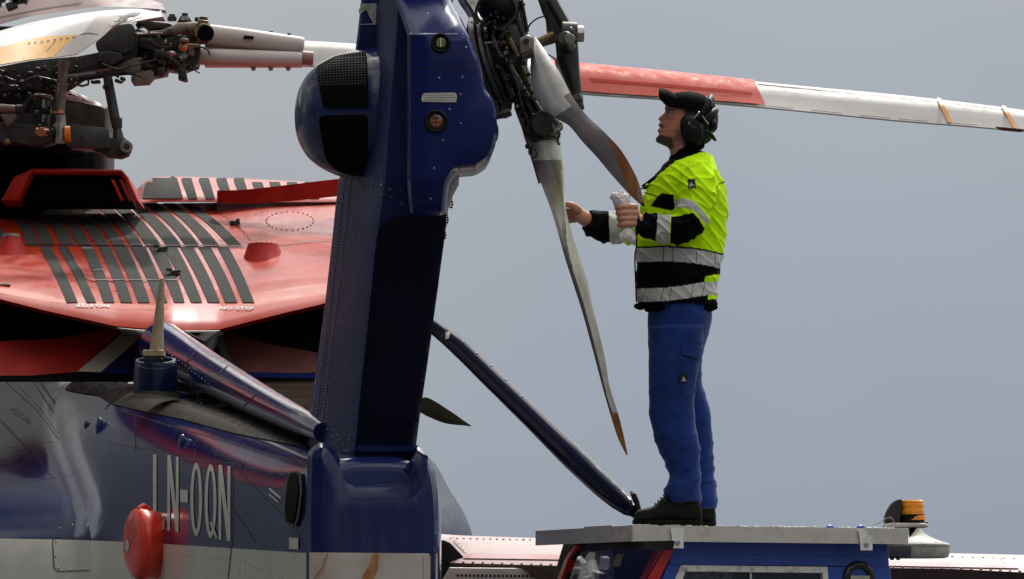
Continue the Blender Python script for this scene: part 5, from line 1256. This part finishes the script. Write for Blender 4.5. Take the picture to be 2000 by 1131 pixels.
def finish(me, name, parent, mats, colf=None, disp=None, off=None):
    me.name = name; n = len(me.vertices); co = np.empty(n * 3); me.vertices.foreach_get('co', co); co = co.reshape(-1, 3)
    nn = np.empty(n * 3); me.vertex_normals.foreach_get('vector', nn); nn = nn.reshape(-1, 3)
    px_ = 1000 + co[:, 0] / (K * co[:, 1]); py_ = HZ - (co[:, 2] - CZ) / (K * co[:, 1]); dy = co[:, 1] - PY
    if colf is not None:
        c = np.array(colf(px_, py_, dy, nn)); a = me.attributes.new('Col', 'FLOAT_COLOR', 'POINT'); c4 = np.ones((n, 4)); c4[:, :3] = c; a.data.foreach_set('color', c4.ravel())
    if disp is not None: co = co + nn * disp(px_, py_, dy, nn, co)[:, None]
    r = parent
    if r is not None:
        while r.parent: r = r.parent
        co = co - np.array(ORG[r.name])
    me.vertices.foreach_set('co', co.ravel()); me.materials.clear()
    for m in mats: me.materials.append(MATS[m])
    me.polygons.foreach_set('use_smooth', [True] * len(me.polygons)); me.update()
    o = bpy.data.objects.new(name, me); col.objects.link(o)
    if parent is not None: o.parent = parent
    return o
def vnoise(co, sc, seed=0):
    """cheap vectorised value noise made of sines"""
    p = co * np.array(sc) + seed
    return (np.sin(p[:, 0] * 1.7 + 2.1 * np.sin(p[:, 2] * .9 + seed)) + np.sin(p[:, 2] * 2.3 + 1.7 * np.sin(p[:, 0] * 1.1 + p[:, 1] * .8)) + np.sin(p[:, 1] * 1.9 + p[:, 2] * 1.3 + 1.3 * np.sin(p[:, 0] * 2.0))) / 3
def srings(m, tab, dy0=0, step=3, n=48, ex=2.3, f=None):
    rings = []; y = tab[0][0]
    while y <= tab[-1][0] + .01:
        l, r, b = sm(tab, y)[:3]; d0 = sm(tab, y)[3] if len(tab[0]) > 4 else dy0; c = Q((l + r) / 2, y, d0); a = (r - l) / 2 * UN; o = []
        for j in range(n):
            t = 2 * math.pi * j / n; cc, q = math.cos(t), math.sin(t)
            o.append(Vector((c.x + a * math.copysign(abs(cc) ** (2 / ex), cc), c.y + b * math.copysign(abs(q) ** (2 / ex), q), c.z)))
        rings.append(o); y += step
    m.loft(rings)
def limb(m, pts, n=20, k=5):
    s_ = spline(pts, k); m.tube([Q(a, b, c) for a, b, c, r in s_], [r for a, b, c, r in s_], n)
# --- skin: one continuous body
body_mb = MB()
HD = [(187, 1338, 1338, 1362, .022), (191, 1322, 1322, 1376, .045), (197, 1310, 1310, 1387, .062), (204, 1302, 1302, 1394, .072), (210, 1299, 1298, 1397, .076), (215, 1300, 1299, 1397, .076), (219, 1301, 1298.5, 1397, .076), (224, 1301, 1293.5, 1397, .075), (229, 1301, 1287, 1397, .075),
      (232.5, 1300, 1284, 1396, .074), (236, 1299, 1287.5, 1395, .073), (239, 1297, 1290, 1394, .072), (242, 1295, 1286.5, 1393, .072), (245, 1294, 1285.5, 1392, .071), (248, 1293, 1288.5, 1391, .070), (250, 1293, 1288.5, 1391, .070), (253, 1292, 1284.5, 1389, .069), (256, 1291, 1283.5, 1388, .068), (260, 1290, 1287, 1386, .065),
      (264, 1288, 1286, 1384, .062), (268, 1286, 1282.5, 1380, .058), (273, 1285, 1280.5, 1377, .053), (278, 1288, 1283, 1374, .050), (282, 1295, 1291, 1372, .052), (287, 1304, 1303, 1371, .057), (294, 1308, 1308, 1370, .060), (305, 1309, 1309, 1371, .062), (325, 1305, 1305, 1380, .075)]
rings = []; y = 187
while y <= 325:
    xb_, xf, xk, b = sm(HD, y); c = Q((xb_ + xk) / 2, y); a = (xk - xb_) / 2 * UN; o = []
    sg = .011 if y < 238 else .020
    for j in range(84):
        t = 2 * math.pi * j / 84; cc, q = math.cos(t), math.sin(t); exn = 2.25 if cc < 0 else 2.1
        X = a * math.copysign(abs(cc) ** (2 / exn), cc); D = b * math.copysign(abs(q) ** (2 / exn), q) * (1 if cc > 0 else 1 - .12 * abs(cc))
        if cc < 0:
            X += (xf - xb_) * UN * math.exp(-(D / sg) ** 2)
            if y < 240: X -= .004 * math.exp(-((abs(D) - .017) / .006) ** 2) * math.exp(-((y - 234) / 3) ** 2)       # nostril wings
            X += .009 * math.exp(-((abs(D) - .032) / .013) ** 2) * math.exp(-((y - 220) / 4.5) ** 2)                  # eye sockets
            X -= .005 * math.exp(-((abs(D) - .036) / .016) ** 2) * math.exp(-((y - 212) / 3) ** 2)                    # brow
            X -= .004 * math.exp(-((abs(D) - .045) / .014) ** 2) * math.exp(-((y - 231) / 5) ** 2)                    # cheekbone
        o.append(Vector((c.x + X, c.y + D, c.z)))
    rings.append(o); y += 1.5
body_mb.loft(rings)
srings(body_mb, [(318, 1312, 1372, .07), (345, 1292, 1392, .15), (380, 1272, 1405, .16), (450, 1260, 1400, .15), (540, 1262, 1390, .15), (620, 1280, 1380, .15), (670, 1282, 1370, .14)], step=8, n=28)
limb(body_mb, [(1345, 350, -.12, .05), (1358, 390, -.19, .05), (1342, 440, -.225, .042), (1295, 444, -.22, .036), (1262, 439, -.21, .030), (1244, 430, -.215, .027)])
limb(body_mb, [(1340, 350, .12, .05), (1300, 410, .18, .045), (1275, 448, .19, .042), (1200, 442, .12, .036), (1158, 434, .08, .030), (1138, 424, .06, .029), (1127, 416, .05, .026)])
limb(body_mb, [(1325, 650, -.08, .07), (1318, 740, -.09, .065), (1312, 820, -.09, .052), (1325, 890, -.09, .045), (1335, 960, -.09, .038), (1337, 985, -.09, .035)])
limb(body_mb, [(1330, 650, .08, .07), (1335, 740, .09, .065), (1345, 820, .09, .052), (1358, 890, .09, .045), (1368, 960, .09, .038), (1370, 985, .09, .035)])
# near hand closed round the cloth
HD0 = -.215
body_mb.sphere(Q(1239, 424, HD0 - .004), .029, 0, 14, sc=(.72, .62, 1.28))
for k, (y0, y1, xt, r) in enumerate(((405, 405.5, 1203.5, .0122), (416.2, 416.5, 1205.5, .0125), (427.3, 427.5, 1207.5, .0122), (438, 440, 1208, .0112))):
    limb(body_mb, [(1243, y0, HD0 - .014, r * 1.15), (1232, y0 - 1, HD0 - .030, r * 1.1), (1219, y0 - .5, HD0 - .036, r * 1.02), (xt + 5, y1, HD0 - .030, r), (xt + 2, y1, HD0 - .014, r * .93), (xt + 7, y1, HD0 - .002, r * .85)], 14, 4)
limb(body_mb, [(1246, 420, HD0 + .012, .014), (1238, 408, HD0 + .022, .0135), (1224, 401, HD0 + .018, .012), (1213, 399, HD0 + .008, .0105)], 14, 4)
# far hand on the blade
H2 = .05
FX = -7
body_mb.sphere(Q(1134 + FX * .6, 418, H2), .030, 0, 14, sc=(.95, .5, .85), rot=Matrix.Rotation(R(-25), 3, 'Y'))
for p_ in ([(1134, 410, H2 - .01, .0125), (1122, 401, H2 - .02, .0125), (1111, 400, H2 - .018, .0112), (1103, 404, H2 - .008, .0095), (1098, 409, H2, .009)],
           [(1132, 416, H2, .0125), (1118, 411, H2 + .005, .0122), (1107, 412, H2 + .005, .011), (1098, 417, H2 + .005, .0095)],
           [(1132, 423, H2 + .008, .0122), (1119, 421, H2 + .014, .012), (1108, 423, H2 + .012, .0105), (1100, 427, H2 + .01, .009)],
           [(1134, 429, H2 + .012, .011), (1122, 431, H2 + .016, .0105), (1113, 433, H2 + .014, .0095), (1106, 436, H2 + .01, .0085)],
           [(1140, 412, H2 - .02, .014), (1130, 404, H2 - .035, .0135), (1119, 399, H2 - .04, .0118), (1109, 399, H2 - .036, .0105)]): limb(body_mb, [(a_ + FX, b_, c_, r_) for a_, b_, c_, r_ in p_], 14, 4)
mat('skin', (1, 1, 1), .5, attr=True, var=.08, vscale=60, bump=.15, bscale=500, bdist=.001)
_b = MATS['skin'].node_tree.nodes['Principled BSDF']; _b.inputs['Subsurface Weight'].default_value = .12; _b.inputs['Subsurface Radius'].default_value = (.012, .005, .003); _b.inputs['Subsurface Scale'].default_value = .5
def mixc(c, m_, d): return c * (1 - m_[:, None]) + np.array(d) * m_[:, None]
def gs(x, a, s_): return np.exp(-((x - a) / s_) ** 2)
def box_(x, a, b, e): return np.clip((x - a) / e + .5, 0, 1) * np.clip((b - x) / e + .5, 0, 1)
def skinc(x, y, d, nn):
    c = np.tile(np.array([.52, .225, .14]), (len(x), 1)); face = (y < 330)
    hand = ~face; c[hand] = (.60, .27, .18)
    c = mixc(c, face * np.clip(gs(x, 1300, 14) * gs(y, 232, 9), 0, 1) * .5, (.46, .15, .09))
    c = mixc(c, face * box_(y, 262 - .0 * x, 290, 5) * box_(x, 1270, 1316, 9) * np.clip((y - (260 + np.abs(x - 1288) * .28)) / 4, 0, 1) * .92, (.03, .017, .012))   # beard on the chin
    c = mixc(c, face * box_(x, 1318, 1352, 8) * box_(y, 255, 285, 8) * .45, (.10, .05, .035))
    c = mixc(c, face * np.clip((1.3 - np.abs((y - (240.5 + (x - 1286) * .85)) / 3.2)), 0, 1) * box_(x, 1285, 1297.5, 3) * .85, (.05, .025, .018))         # moustache
    c = mixc(c, face * box_(y, 246, 248.6, 1.4) * box_(x, 1284, 1298, 2) * .8, (.12, .03, .025)); c = mixc(c, face * box_(y, 252, 257, 2) * box_(x, 1282, 1292, 2) * .5, (.40, .11, .09))
    c = mixc(c, face * gs(x, 1284, 3.5) * gs(y, 258.5, 2.5) * .8, (.05, .02, .015))
    c = mixc(c, face * np.clip(1.3 - np.abs(y - (212.5 + (x - 1300) * .10)) / 1.6, 0, 1) * box_(x, 1299, 1320, 2) * (np.abs(d) > .012), (.025, .014, .01))   # eyebrow
    c = mixc(c, face * gs(x, 1310, 5) * gs(y, 219.5, 2.6) * (np.abs(d) > .02) * .85, (.04, .02, .016))
    c = mixc(c, face * box_(x, 1336, 1420, 5) * box_(y, 170, 292, 6), (.02, .015, .012))
    return c
me = remesh(body_mb, .0031, 1)
man = finish(me, 'person', None, ['skin'], skinc); man.parent = None
tag(man, 'man in yellow reflective jacket and blue trousers standing on the tug roof', 'person')
ORG['person'] = Vector((0, 0, 0))
# move origin to his feet
base = Vector((Q(1325, 1029).x, PY, ZT)); man.location = base; me.transform(Matrix.Translation(-base)); ORG['person'] = base
# eyes
mat('eye_white', (.45, .42, .38), .3)
for sgn in (-1, 1):
    m = MB(); m.sphere(Q(1311.5, 219.6, sgn * .0325), .0112, 0, 14); m.sphere(Q(1308.2, 218.8, sgn * .035), .0058, 1, 10); m.build('eye', ['eye_white', 'black'], man)
# --- trousers
tm = MB()
srings(tm, [(590, 1268, 1387, .165), (620, 1265, 1391, .17), (650, 1265, 1385, .17), (675, 1266, 1377, .165), (695, 1268, 1372, .15), (712, 1280, 1362, .12)], step=4, n=40)
srings(tm, [(640, 1267, 1376, .095), (700, 1267, 1368, .092), (740, 1267, 1361, .09), (780, 1267.5, 1356, .083), (815, 1268, 1357, .078), (835, 1272, 1360, .075), (865, 1281, 1364, .072), (890, 1291, 1366, .070), (912, 1301, 1367, .066), (925, 1306, 1367, .064), (940, 1302, 1368, .068), (955, 1296, 1369, .072), (966, 1295, 1370, .073), (976, 1304, 1369, .072), (984, 1325, 1367, .066)], dy0=-.09, step=3, n=40)
srings(tm, [(640, 1280, 1376, .09), (700, 1285, 1372, .09), (745, 1292, 1372, .085), (770, 1298, 1378, .082), (800, 1305, 1387, .078), (850, 1315, 1393, .072), (900, 1322, 1395, .068), (940, 1326, 1397, .066), (958, 1328, 1400, .070), (972, 1330, 1402, .072), (985, 1338, 1401, .07), (994, 1350, 1398, .064)], dy0=.09, step=3, n=40)
me = remesh(tm, .006, 2)
def tdisp(x, y, d, nn, co):
    w_ = np.clip((y - 610) / 60, 0, 1); low = np.clip((y - 760) / 150, .25, 1.15)
    a = vnoise(co, (9, 6, 19), 1.3); b = vnoise(co, (7, 7, 13), 4.1); c = vnoise(co, (40, 40, 95), 2.2)
    e_ = vnoise(co + np.stack([co[:, 2] * .8, co[:, 1] * 0, -co[:, 0] * .7], 1), (6.5, 4, 17), 7.7)
    f_ = 1 - np.abs(a); g_ = 1 - np.abs(e_)
    return 1.5 * w_ * low * (.0042 * (f_ ** 3) + .0060 * (g_ ** 4) + .0034 * b + .0004 * c - .004)
mat('trouser', (.009, .037, .20), .85, var=.18, vscale=18, bump=.4, bscale=260, bdist=.0015, spec=.2, sheen=.1, dirt=(.007, .022, .10), dscale=7, dthr=(.45, .75))
mat('patch_black', (.006, .006, .007), .7); mat('emblem', (.35, .35, .36), .5)
tr_ = finish(me, 'trousers', man, ['trouser'], None, tdisp)
def obv(o):
    r = o
    while r.parent: r = r.parent
    off = ORG[r.name]; return BVHTree.FromPolygons([tuple(v.co + off) for v in o.data.vertices], [tuple(p.vertices) for p in o.data.polygons])
tb_ = obv(tr_)
m = MB(); pl = [(1326, 731), (1342, 732), (1342, 748), (1326, 747)]; decal(m, tb_, pl, .003, 0, 4); decal(m, tb_, [(1334, 734), (1340, 745), (1330, 744)], .005, 1, 3); m.build('emblem_patch', ['patch_black', 'emblem'], tr_, smooth=False)
m = MB(); decal(m, tb_, [(1331, 674), (1346, 671), (1370, 682), (1366, 701), (1332, 692)], .008, 0, 4)
for ln in ([(1331, 692), (1366, 701)], [(1331, 674), (1331, 692)], [(1345, 655), (1366, 672), (1372, 668)], [(1300, 790), (1296, 730)], [(1330, 694), (1328, 770), (1348, 775)], [(1355, 705), (1352, 770)]): stroke(m, tb_, ln, 1.6, .0085, 1, 4)
mat('trouser_seam', (.004, .012, .07), .9)
m.build('cargo_pocket', ['trouser', 'trouser_seam'], tr_)
# --- jacket
jm = MB()
srings(jm, [(297, 1338, 1382, .07), (306, 1322, 1390, .115), (318, 1304, 1396, .165), (335, 1286, 1403, .205), (355, 1271, 1412, .222), (380, 1258, 1418, .215), (410, 1250, 1421, .195), (445, 1246, 1419, .185), (480, 1243.5, 1415, .182), (505, 1243, 1411, .18), (530, 1242.5, 1406, .178), (560, 1243, 1401, .178), (585, 1244, 1401, .18), (598, 1247, 1402, .178)], step=3, n=56, ex=2.25)
NA = [(1358, 338, -.13, .070), (1362, 358, -.175, .077), (1360, 385, -.205, .075), (1354, 415, -.225, .068), (1343, 437, -.235, .064), (1322, 446, -.232, .060), (1300, 447, -.225, .056), (1278, 444, -.22, .053), (1262, 441, -.215, .048), (1253, 439, -.213, .043)]
FA = [(1340, 340, .13, .07), (1315, 390, .18, .072), (1285, 430, .19, .068), (1255, 450, .17, .060), (1215, 447, .13, .060), (1190, 444, .11, .062), (1170, 440, .095, .058), (1155, 437, .08, .053), (1147, 435, .075, .048)]
limb(jm, NA, 26, 5); limb(jm, FA, 26, 5)
limb(jm, [(1249, 439, -.213, .037), (1244, 439, -.213, .036)], 20, 2)
me = remesh(jm, .0032, 3)
HV = (.60, 1.0, .008); BK = (.003, .003, .005); SV = (.55, .55, .53)
def tabi(x, t): return np.interp(x, [a for a, b in t], [b for a, b in t])
def jcol(x, y, d, nn):
    c = np.tile(np.array(HV), (len(x), 1))
    near = (d < -.155) & (y < 478) & (y > 330); 
    arm = np.zeros(len(x), bool)
    for q in spline(NA, 3): arm |= ((x - q[0]) * UN) ** 2 + ((y - q[1]) * UN) ** 2 + (d - q[2]) ** 2 < (q[3] * 1.16) ** 2
    arm = arm & (y > 330) & (d < -.1) & ((d < -.17) | (x < 1262))
    far = (d > .02) & (x < 1240) | (x < 1238)
    t = ~arm & ~far
    def put(msk, v): c[msk] = v
    ysl = tabi(x, [(1240, 485), (1300, 483), (1350, 486), (1380, 491), (1410, 498)])
    y2 = tabi(x, [(1240, 564), (1300, 562), (1340, 557), (1375, 551), (1402, 550)])
    bk_r = np.where(x > 1377, 540, 999)
    put(t & (y > ysl - 3.5) & (y < 499), BK); put(t & (y > ysl) & (y < ysl + 27), SV)
    put(t & (y > ysl + 27) & (y < y2) & (y < bk_r + tabi(x, [(1376, 0), (1400, -4)])), BK)
    put(t & (y > y2) & (y < y2 + 26), SV); put(t & (y > y2 + 26), BK); put(t & (x > 1384) & (y > y2 + 26) & (y < y2 + 34), HV)
    for sx in (1295, 1314, 1360, 1396): put(t & (y > ysl) & (y < ysl + 27) & (np.abs(x - sx) < .9), (.16, .16, .155))
    for sx in (1296, 1312, 1355, 1377): put(t & (y > y2) & (y < y2 + 26) & (np.abs(x - sx + (y - y2) * .2) < .9), (.16, .16, .155))
    # chest pocket and piping
    pk = (y > tabi(x, [(1270, 402), (1292, 377), (1325, 381)])) & (y < tabi(x, [(1270, 403), (1313, 412), (1326, 396)])) & (x > 1270) & (x < 1326)
    put(t & pk, BK); put(t & (np.abs(y - (375 + (x - 1256) * .32)) < 1.3) & (x < 1286), BK); put(t & (np.abs(y - (363 - (x - 1397) * .45)) < 1.2) & (x > 1396), BK)
    put(t & (y < tabi(x, [(1240, 380), (1262, 364), (1290, 340), (1318, 316), (1345, 306), (1372, 296), (1380, 290)])) , BK)
    # near sleeve
    put(arm & (np.abs(y - tabi(x, [(1310, 404), (1320, 399), (1335, 396), (1350, 400), (1362, 408), (1375, 424), (1386, 441)])) < 9), SV)
    put(arm & (y > tabi(x, [(1308, 422), (1330, 419), (1354, 416), (1366, 428), (1374, 443), (1380, 452)])) , BK)
    arm = arm & (y > 408)
    put(arm & (x < 1310 + (y - 445) * -.06), HV); put(arm & (x < 1308.5 - (y - 445) * .06), SV); put(arm & (x < 1283 - (y - 445) * .06), BK)
    # far sleeve
    put(far & (x < 1216), SV); put(far & (x < 1190 + (y - 440) * .02), BK)
    return c
def jdisp(x, y, d, nn, co):
    a = vnoise(co, (20, 16, 26), .4); b = vnoise(co, (42, 40, 50), 3.1); e_ = vnoise(co + np.stack([co[:, 2] * .9, co[:, 1] * 0, co[:, 0] * .8], 1), (24, 12, 30), 5)
    arm = (d < -.185) | (x < 1240); k = np.where(arm, 1.3, .8)
    low = np.clip((y - 585) / 12, 0, 1) * .004 * np.sin(x * .7)
    return 1.35 * k * (.004 * (1 - np.abs(a)) ** 3 + .0046 * (1 - np.abs(e_)) ** 3 + .0014 * b - .0032) + low
mat('jacket', (1, 1, 1), .75, attr=True, var=.07, vscale=14, bump=.3, bscale=300, bdist=.001, spec=.05)
jk = finish(me, 'jacket', man, ['jacket'], jcol, jdisp); jb = obv(jk)
m = MB(); decal(m, jb, [(1343, 351), (1357, 350), (1360, 367), (1345, 369)], .003, 0, 4); decal(m, jb, [(1352, 354), (1357, 364), (1347, 365)], .005, 1, 3); m.build('emblem_patch', ['patch_black', 'emblem'], jk, smooth=False)
m = MB()     # ragged waistband
for i in range(30):
    x = 1246 + i * 5.1; m.sphere(Q(x, 602 + 2 * math.sin(i * 1.9) - (x < 1262) * 4, -.15 * (1 - (abs(x - 1322) / 82) ** 2) ** .5 if abs(x - 1322) < 80 else 0), .011, 0, 8, sc=(1.5, .8, 1.1))
mat('knit_black', (.004, .004, .005), .95, bump=.6, bscale=300, spec=.02)
m.build('jacket_hem', 'knit_black', jk)
# collar and open front edge
m = MB(); rings = []
for k in range(25):
    t = 2 * math.pi * k / 24; cx, cy_ = 1341, 300
    pts = []
    for q, (r_, up) in enumerate(((1.0, 0), (1.08, 4), (1.02, 17), (.93, 18), (.9, 4))):
        x = cx + 33 * r_ * math.cos(t); yb = 304 + (-x + cx) * .42 - up * (1 if math.cos(t) > -.6 else .7); pts.append(Q(x, yb, .078 * r_ * math.sin(t)))
    rings.append(pts)
m.loft(rings, 0, cap0=False, cap1=False)
limb(m, [(1318, 316, -.065, .017), (1302, 334, -.062, .017), (1285, 347, -.055, .015), (1270, 357, -.045, .012), (1256, 366, -.035, .010)], 12, 5)
limb(m, [(1318, 318, .065, .017), (1298, 337, .06, .015), (1278, 352, .05, .014), (1258, 366, .03, .010)], 12, 5)
for i in range(9): m.box(Q(1300 - i * 5.2, 336 + i * 3.6, -.078 + .004 * i), (.011, .008, .009), Matrix.Rotation(R(40), 3, 'Y'), i % 3 == 1)
mat('jacket_yellow', HV, .6)
m.build('collar', ['knit_black', 'jacket_yellow'], jk)
# --- boots
mat('boot_leather', (.004, .0045, .0035), .6, spec=.25, var=.3, vscale=30, bump=.4, bscale=140, bdist=.002, dirt=(.012, .012, .009), dscale=20, dthr=(.5, .8))
mat('sole', (.007, .007, .006), .8, bump=.3, spec=.15)
def boot(dx, dyy):
    m = MB(); rings = []
    for x, yt, b, in spline([(1237, 1013, .014), (1240, 1003, .032), (1248, 996, .044), (1262, 992, .050), (1276, 988, .050), (1286, 980, .047), (1296, 970, .044), (1310, 960, .043), (1330, 955, .043), (1350, 955, .043), (1362, 962, .041), (1368, 985, .036), (1371, 1005, .026)], 3):
        top = Q(x + dx, yt, dyy); bot = Vector((top.x, top.y, ZT + .018)); h = max(.01, (top.z - bot.z)); o = []
        for j in range(24):
            t = 2 * math.pi * j / 24; c, q = math.cos(t), math.sin(t)
            o.append(Vector((top.x, top.y + b * math.copysign(abs(c) ** .7, c), bot.z + h * (.5 + .5 * math.copysign(abs(q) ** .75, q)))))
        rings.append(o)
    m.loft(rings, 0); o_ = m.build('boot', 'boot_leather', man)
    m = MB(); out_ = []
    for k in range(40):
        t = 2 * math.pi * k / 40; x = 1303.5 + dx - 68.5 * math.cos(t) * 1.0; wd = .050 if math.cos(t) > -.2 else .042; out_.append((Q(x, 1020, dyy).x, wd * math.copysign(abs(math.sin(t)) ** .6, math.sin(t))))
    Yc = PY + dyy
    m.loft([[Vector((x, Yc + y * s_, z)) for x, y in out_] for z, s_ in ((ZT + .001, .96), (ZT + .004, 1), (ZT + .02, 1.03), (ZT + .026, .98))], 0)
    for k in range(14): x = 1242 + dx + k * 9.4; m.box(Vector((Q(x, 1020, dyy).x, Yc - .049 + (.004 if k < 1 else 0), ZT + .011)), (.010, .010, .018))
    m.build('sole', 'sole', o_)
    m = MB()
    for k in range(5):
        x, y = 1282 + k * 5.5 + dx, 985 - k * 5.6; limb(m, [(x - 2, y - 1, dyy - .0, .0045), (x + 2, y + 3, dyy - .03, .0045), (x + 8, y + 8, dyy - .047, .004)], 8, 3)
    limb(m, [(1300 + dx, 964, dyy - .03, .003), (1305 + dx, 972, dyy - .05, .003), (1310 + dx, 975, dyy - .052, .003)], 6, 3); m.build('laces', 'black', o_)
    return o_
boot(0, -.09); boot(27, .09)
# --- hair, cap, ear defenders
m = MB(); m.sphere(Q(1370, 232, 0), .066, 0, 16, sc=(1.0, 1.13, 1.12)); m.sphere(Q(1372, 262, 0), .045, 0, 12, sc=(.9, 1.1, .9))
mat('hair', (.010, .008, .007), .7, bump=1, bscale=200); m.build('hair', 'hair', man)
m = MB(); rings = []
for i in range(13):
    ph_ = math.pi / 2 * i / 12; o = []
    for j in range(40):
        t = 2 * math.pi * j / 40
        X = 50.5 * math.sin(ph_) * math.cos(t); Zp = 31 * math.cos(ph_) ** .9
        o.append(Q(1350 + X - 3 * math.cos(ph_), 210 - Zp + .16 * X * math.sin(ph_), .085 * math.sin(ph_) * math.sin(t)))
    rings.append(o)
edge_ = [Vector((v.x, v.y, v.z - .012)) for v in rings[-1]]
m.loft(rings[1:] + [edge_], 0); capb = m
rings = []
for k in range(21):
    t = -math.pi / 2 + math.pi * k / 20; c = math.cos(t) ** .5 if math.cos(t) > 1e-6 else 0; d = .078 * math.sin(t)
    o_x = 1301 + (1288 - 1301) * c ** .35 - 4.2 * math.sin(math.pi * c); o_y = 204 + (171 - 204) * c; i_x = 1312 + (1324 - 1312) * c; i_y = 206 + (186 - 206) * c
    top = [Q(i_x, i_y, d), Q((i_x + o_x) / 2, (i_y + o_y) / 2 - 2.0, d * .97), Q(o_x, o_y, d * .93)]
    rings.append(top + [v + Vector((.001, 0, -.006)) for v in top[::-1]])
m.loft(rings, 0, closed=True)
m.sphere(Q(1347, 180.5, 0), .006, 0, 8)
mat('cap_black', (.005, .005, .006), .95, var=.25, bump=.5, bscale=350, bdist=.001, spec=.03); cp = m.build('cap', 'cap_black', man)
mat('muff', (.006, .007, .007), .45, var=.2, spec=.18); mat('muff_grey', (.16, .16, .17), .5); mat('chrome_wire', (.6, .6, .6), .25, metal=1)
m = MB(); rings = []
for a, b, d in ((22, 29, -.070), (24, 31, -.076), (24, 31, -.088), (21, 28, -.093), (20.5, 27, -.108), (17, 23, -.118), (9, 12, -.122)):
    rings.append([Q(1353 + a * math.copysign(abs(math.cos(t)) ** .85, math.cos(t)) + .18 * b * math.sin(t) * -1, 254 - b * math.copysign(abs(math.sin(t)) ** .85, math.sin(t)), d) for t in [2 * math.pi * j / 32 for j in range(32)]])
m.loft(rings, 0); m.sphere(Q(1352, 255, -.12), .02, 0, 12, sc=(1, .4, 1.2))
m2 = m; rings = []
ed = m.build('ear_defender', 'muff', man)
m = MB()
for r_ in (rings,): pass
for a in (1,):
    rr2 = []
    for aa, bb, d in ((22, 29, .070), (24, 31, .082), (20.5, 27, .108), (9, 12, .122)): rr2.append([Q(1353 + aa * math.cos(t), 254 - bb * math.sin(t), d) for t in [2 * math.pi * j / 24 for j in range(24)]])
    m.loft(rr2, 0)
m.build('far_cup', 'muff', ed)
m = MB(); limb(m, [(1362, 232, -.108, .010), (1372, 220, -.104, .011), (1380, 208, -.095, .012), (1386, 197, -.07, .014), (1388, 192, -.03, .015), (1388, 191, 0, .015), (1388, 192, .03, .015), (1384, 200, .08, .012), (1370, 225, .104, .010)], 12, 5)
limb(m, [(1370, 236, -.1, .011), (1384, 226, -.085, .013), (1394, 218, -.05, .014), (1397, 216, 0, .014), (1392, 220, .06, .012)], 12, 4); m.build('headband', 'muff', ed)
m = MB(); m.prism(rnd_poly([(1377, 187), (1391, 194), (1393, 208), (1378, 204)], 3, 2), PY - .089, PY - .07, .003, 0); m.build('band_pad', 'muff_grey', ed)
m = MB(); limb(m, [(1344, 246, -.118, .0018), (1352, 234, -.116, .0018), (1362, 224, -.112, .0018), (1366, 219, -.108, .0018), (1374, 230, -.112, .0018), (1384, 243, -.108, .0018)], 6, 4); m.build('wire_arm', 'chrome_wire', ed)
m = MB(); m.cyl(Q(1345, 243, -.119), Q(1347, 239, -.119), .004, 8); m.build('reflection_tab', 'chrome_wire', ed)
m = MB(); limb(m, [(1376, 256, -.08, .010), (1388, 263, -.07, .009), (1394, 270, -.065, .007), (1398, 275, -.062, .005)], 10, 3); m.build('strap_end', 'muff', ed)
m = MB(); m.sphere(Q(1390, 244, -.02), .028, 0, 12, sc=(.85, 1.6, 1.1)); m.sphere(Q(1384, 226, -.03), .026, 0, 10, sc=(.9, 1.6, 1.2)); m.build('neck_strap', 'muff', ed)
m = MB(); limb(m, [(1320, 325, -.1, .003), (1290, 352, -.1, .003), (1258, 366, -.09, .003), (1236, 378, -.12, .003), (1229, 385, -.16, .003), (1227, 394, -.2, .003), (1238, 410, -.16, .003), (1243, 452, -.17, .0035), (1243, 480, -.16, .003), (1240, 500, -.10, .003), (1241, 540, -.08, .003), (1243, 590, -.06, .003)], 7, 5); m.build('cable', 'black', ed)
# --- the wiping cloth
cm = MB(); s_ = spline([(1199, 379, -.24, .010), (1204, 383, -.238, .024), (1211, 390, -.235, .032), (1220, 399, -.232, .026), (1224, 412, -.228, .020), (1225, 430, -.226, .020), (1224, 446, -.228, .024), (1226, 458, -.232, .031), (1228, 467, -.233, .028), (1227, 474, -.233, .014)], 5)
cm.tube([Q(a, b, c) for a, b, c, r in s_], [r for a, b, c, r in s_], 24, flat=.75)
for q in ((1200, 384, 9), (1222, 393, 9), (1216, 462, 9), (1234, 466, 8), (1212, 378, 7)): cm.sphere(Q(q[0], q[1], -.238), q[2] * UN, 0, 10, sc=(1, .7, 1.15))
me = remesh(cm, .003, 2)
mat('cloth', (.78, .73, .69), .9, var=.12, vscale=30, bump=.5, bscale=300, bdist=.002, dirt=(.6, .5, .48), dscale=30, dthr=(.55, .8), spec=.1)
rag_o = Vector(Q(1220, 425, -.23)); 
def cdisp(x, y, d, nn, co):
    a = vnoise(co, (60, 60, 40), 1.1); b = vnoise(co + np.stack([co[:, 2] * .8, co[:, 1] * 0, -co[:, 0]], 1), (90, 50, 60), 2.7); return .004 * (1 - np.abs(a)) ** 3 + .003 * (1 - np.abs(b)) ** 3 - .003
rg = finish(me, 'wiping_cloth', None, ['cloth'], None, cdisp); rg.data.transform(Matrix.Translation(-rag_o)); rg.location = rag_o
tag(rg, "crumpled white wiping cloth gripped in the man's near hand", 'cloth')
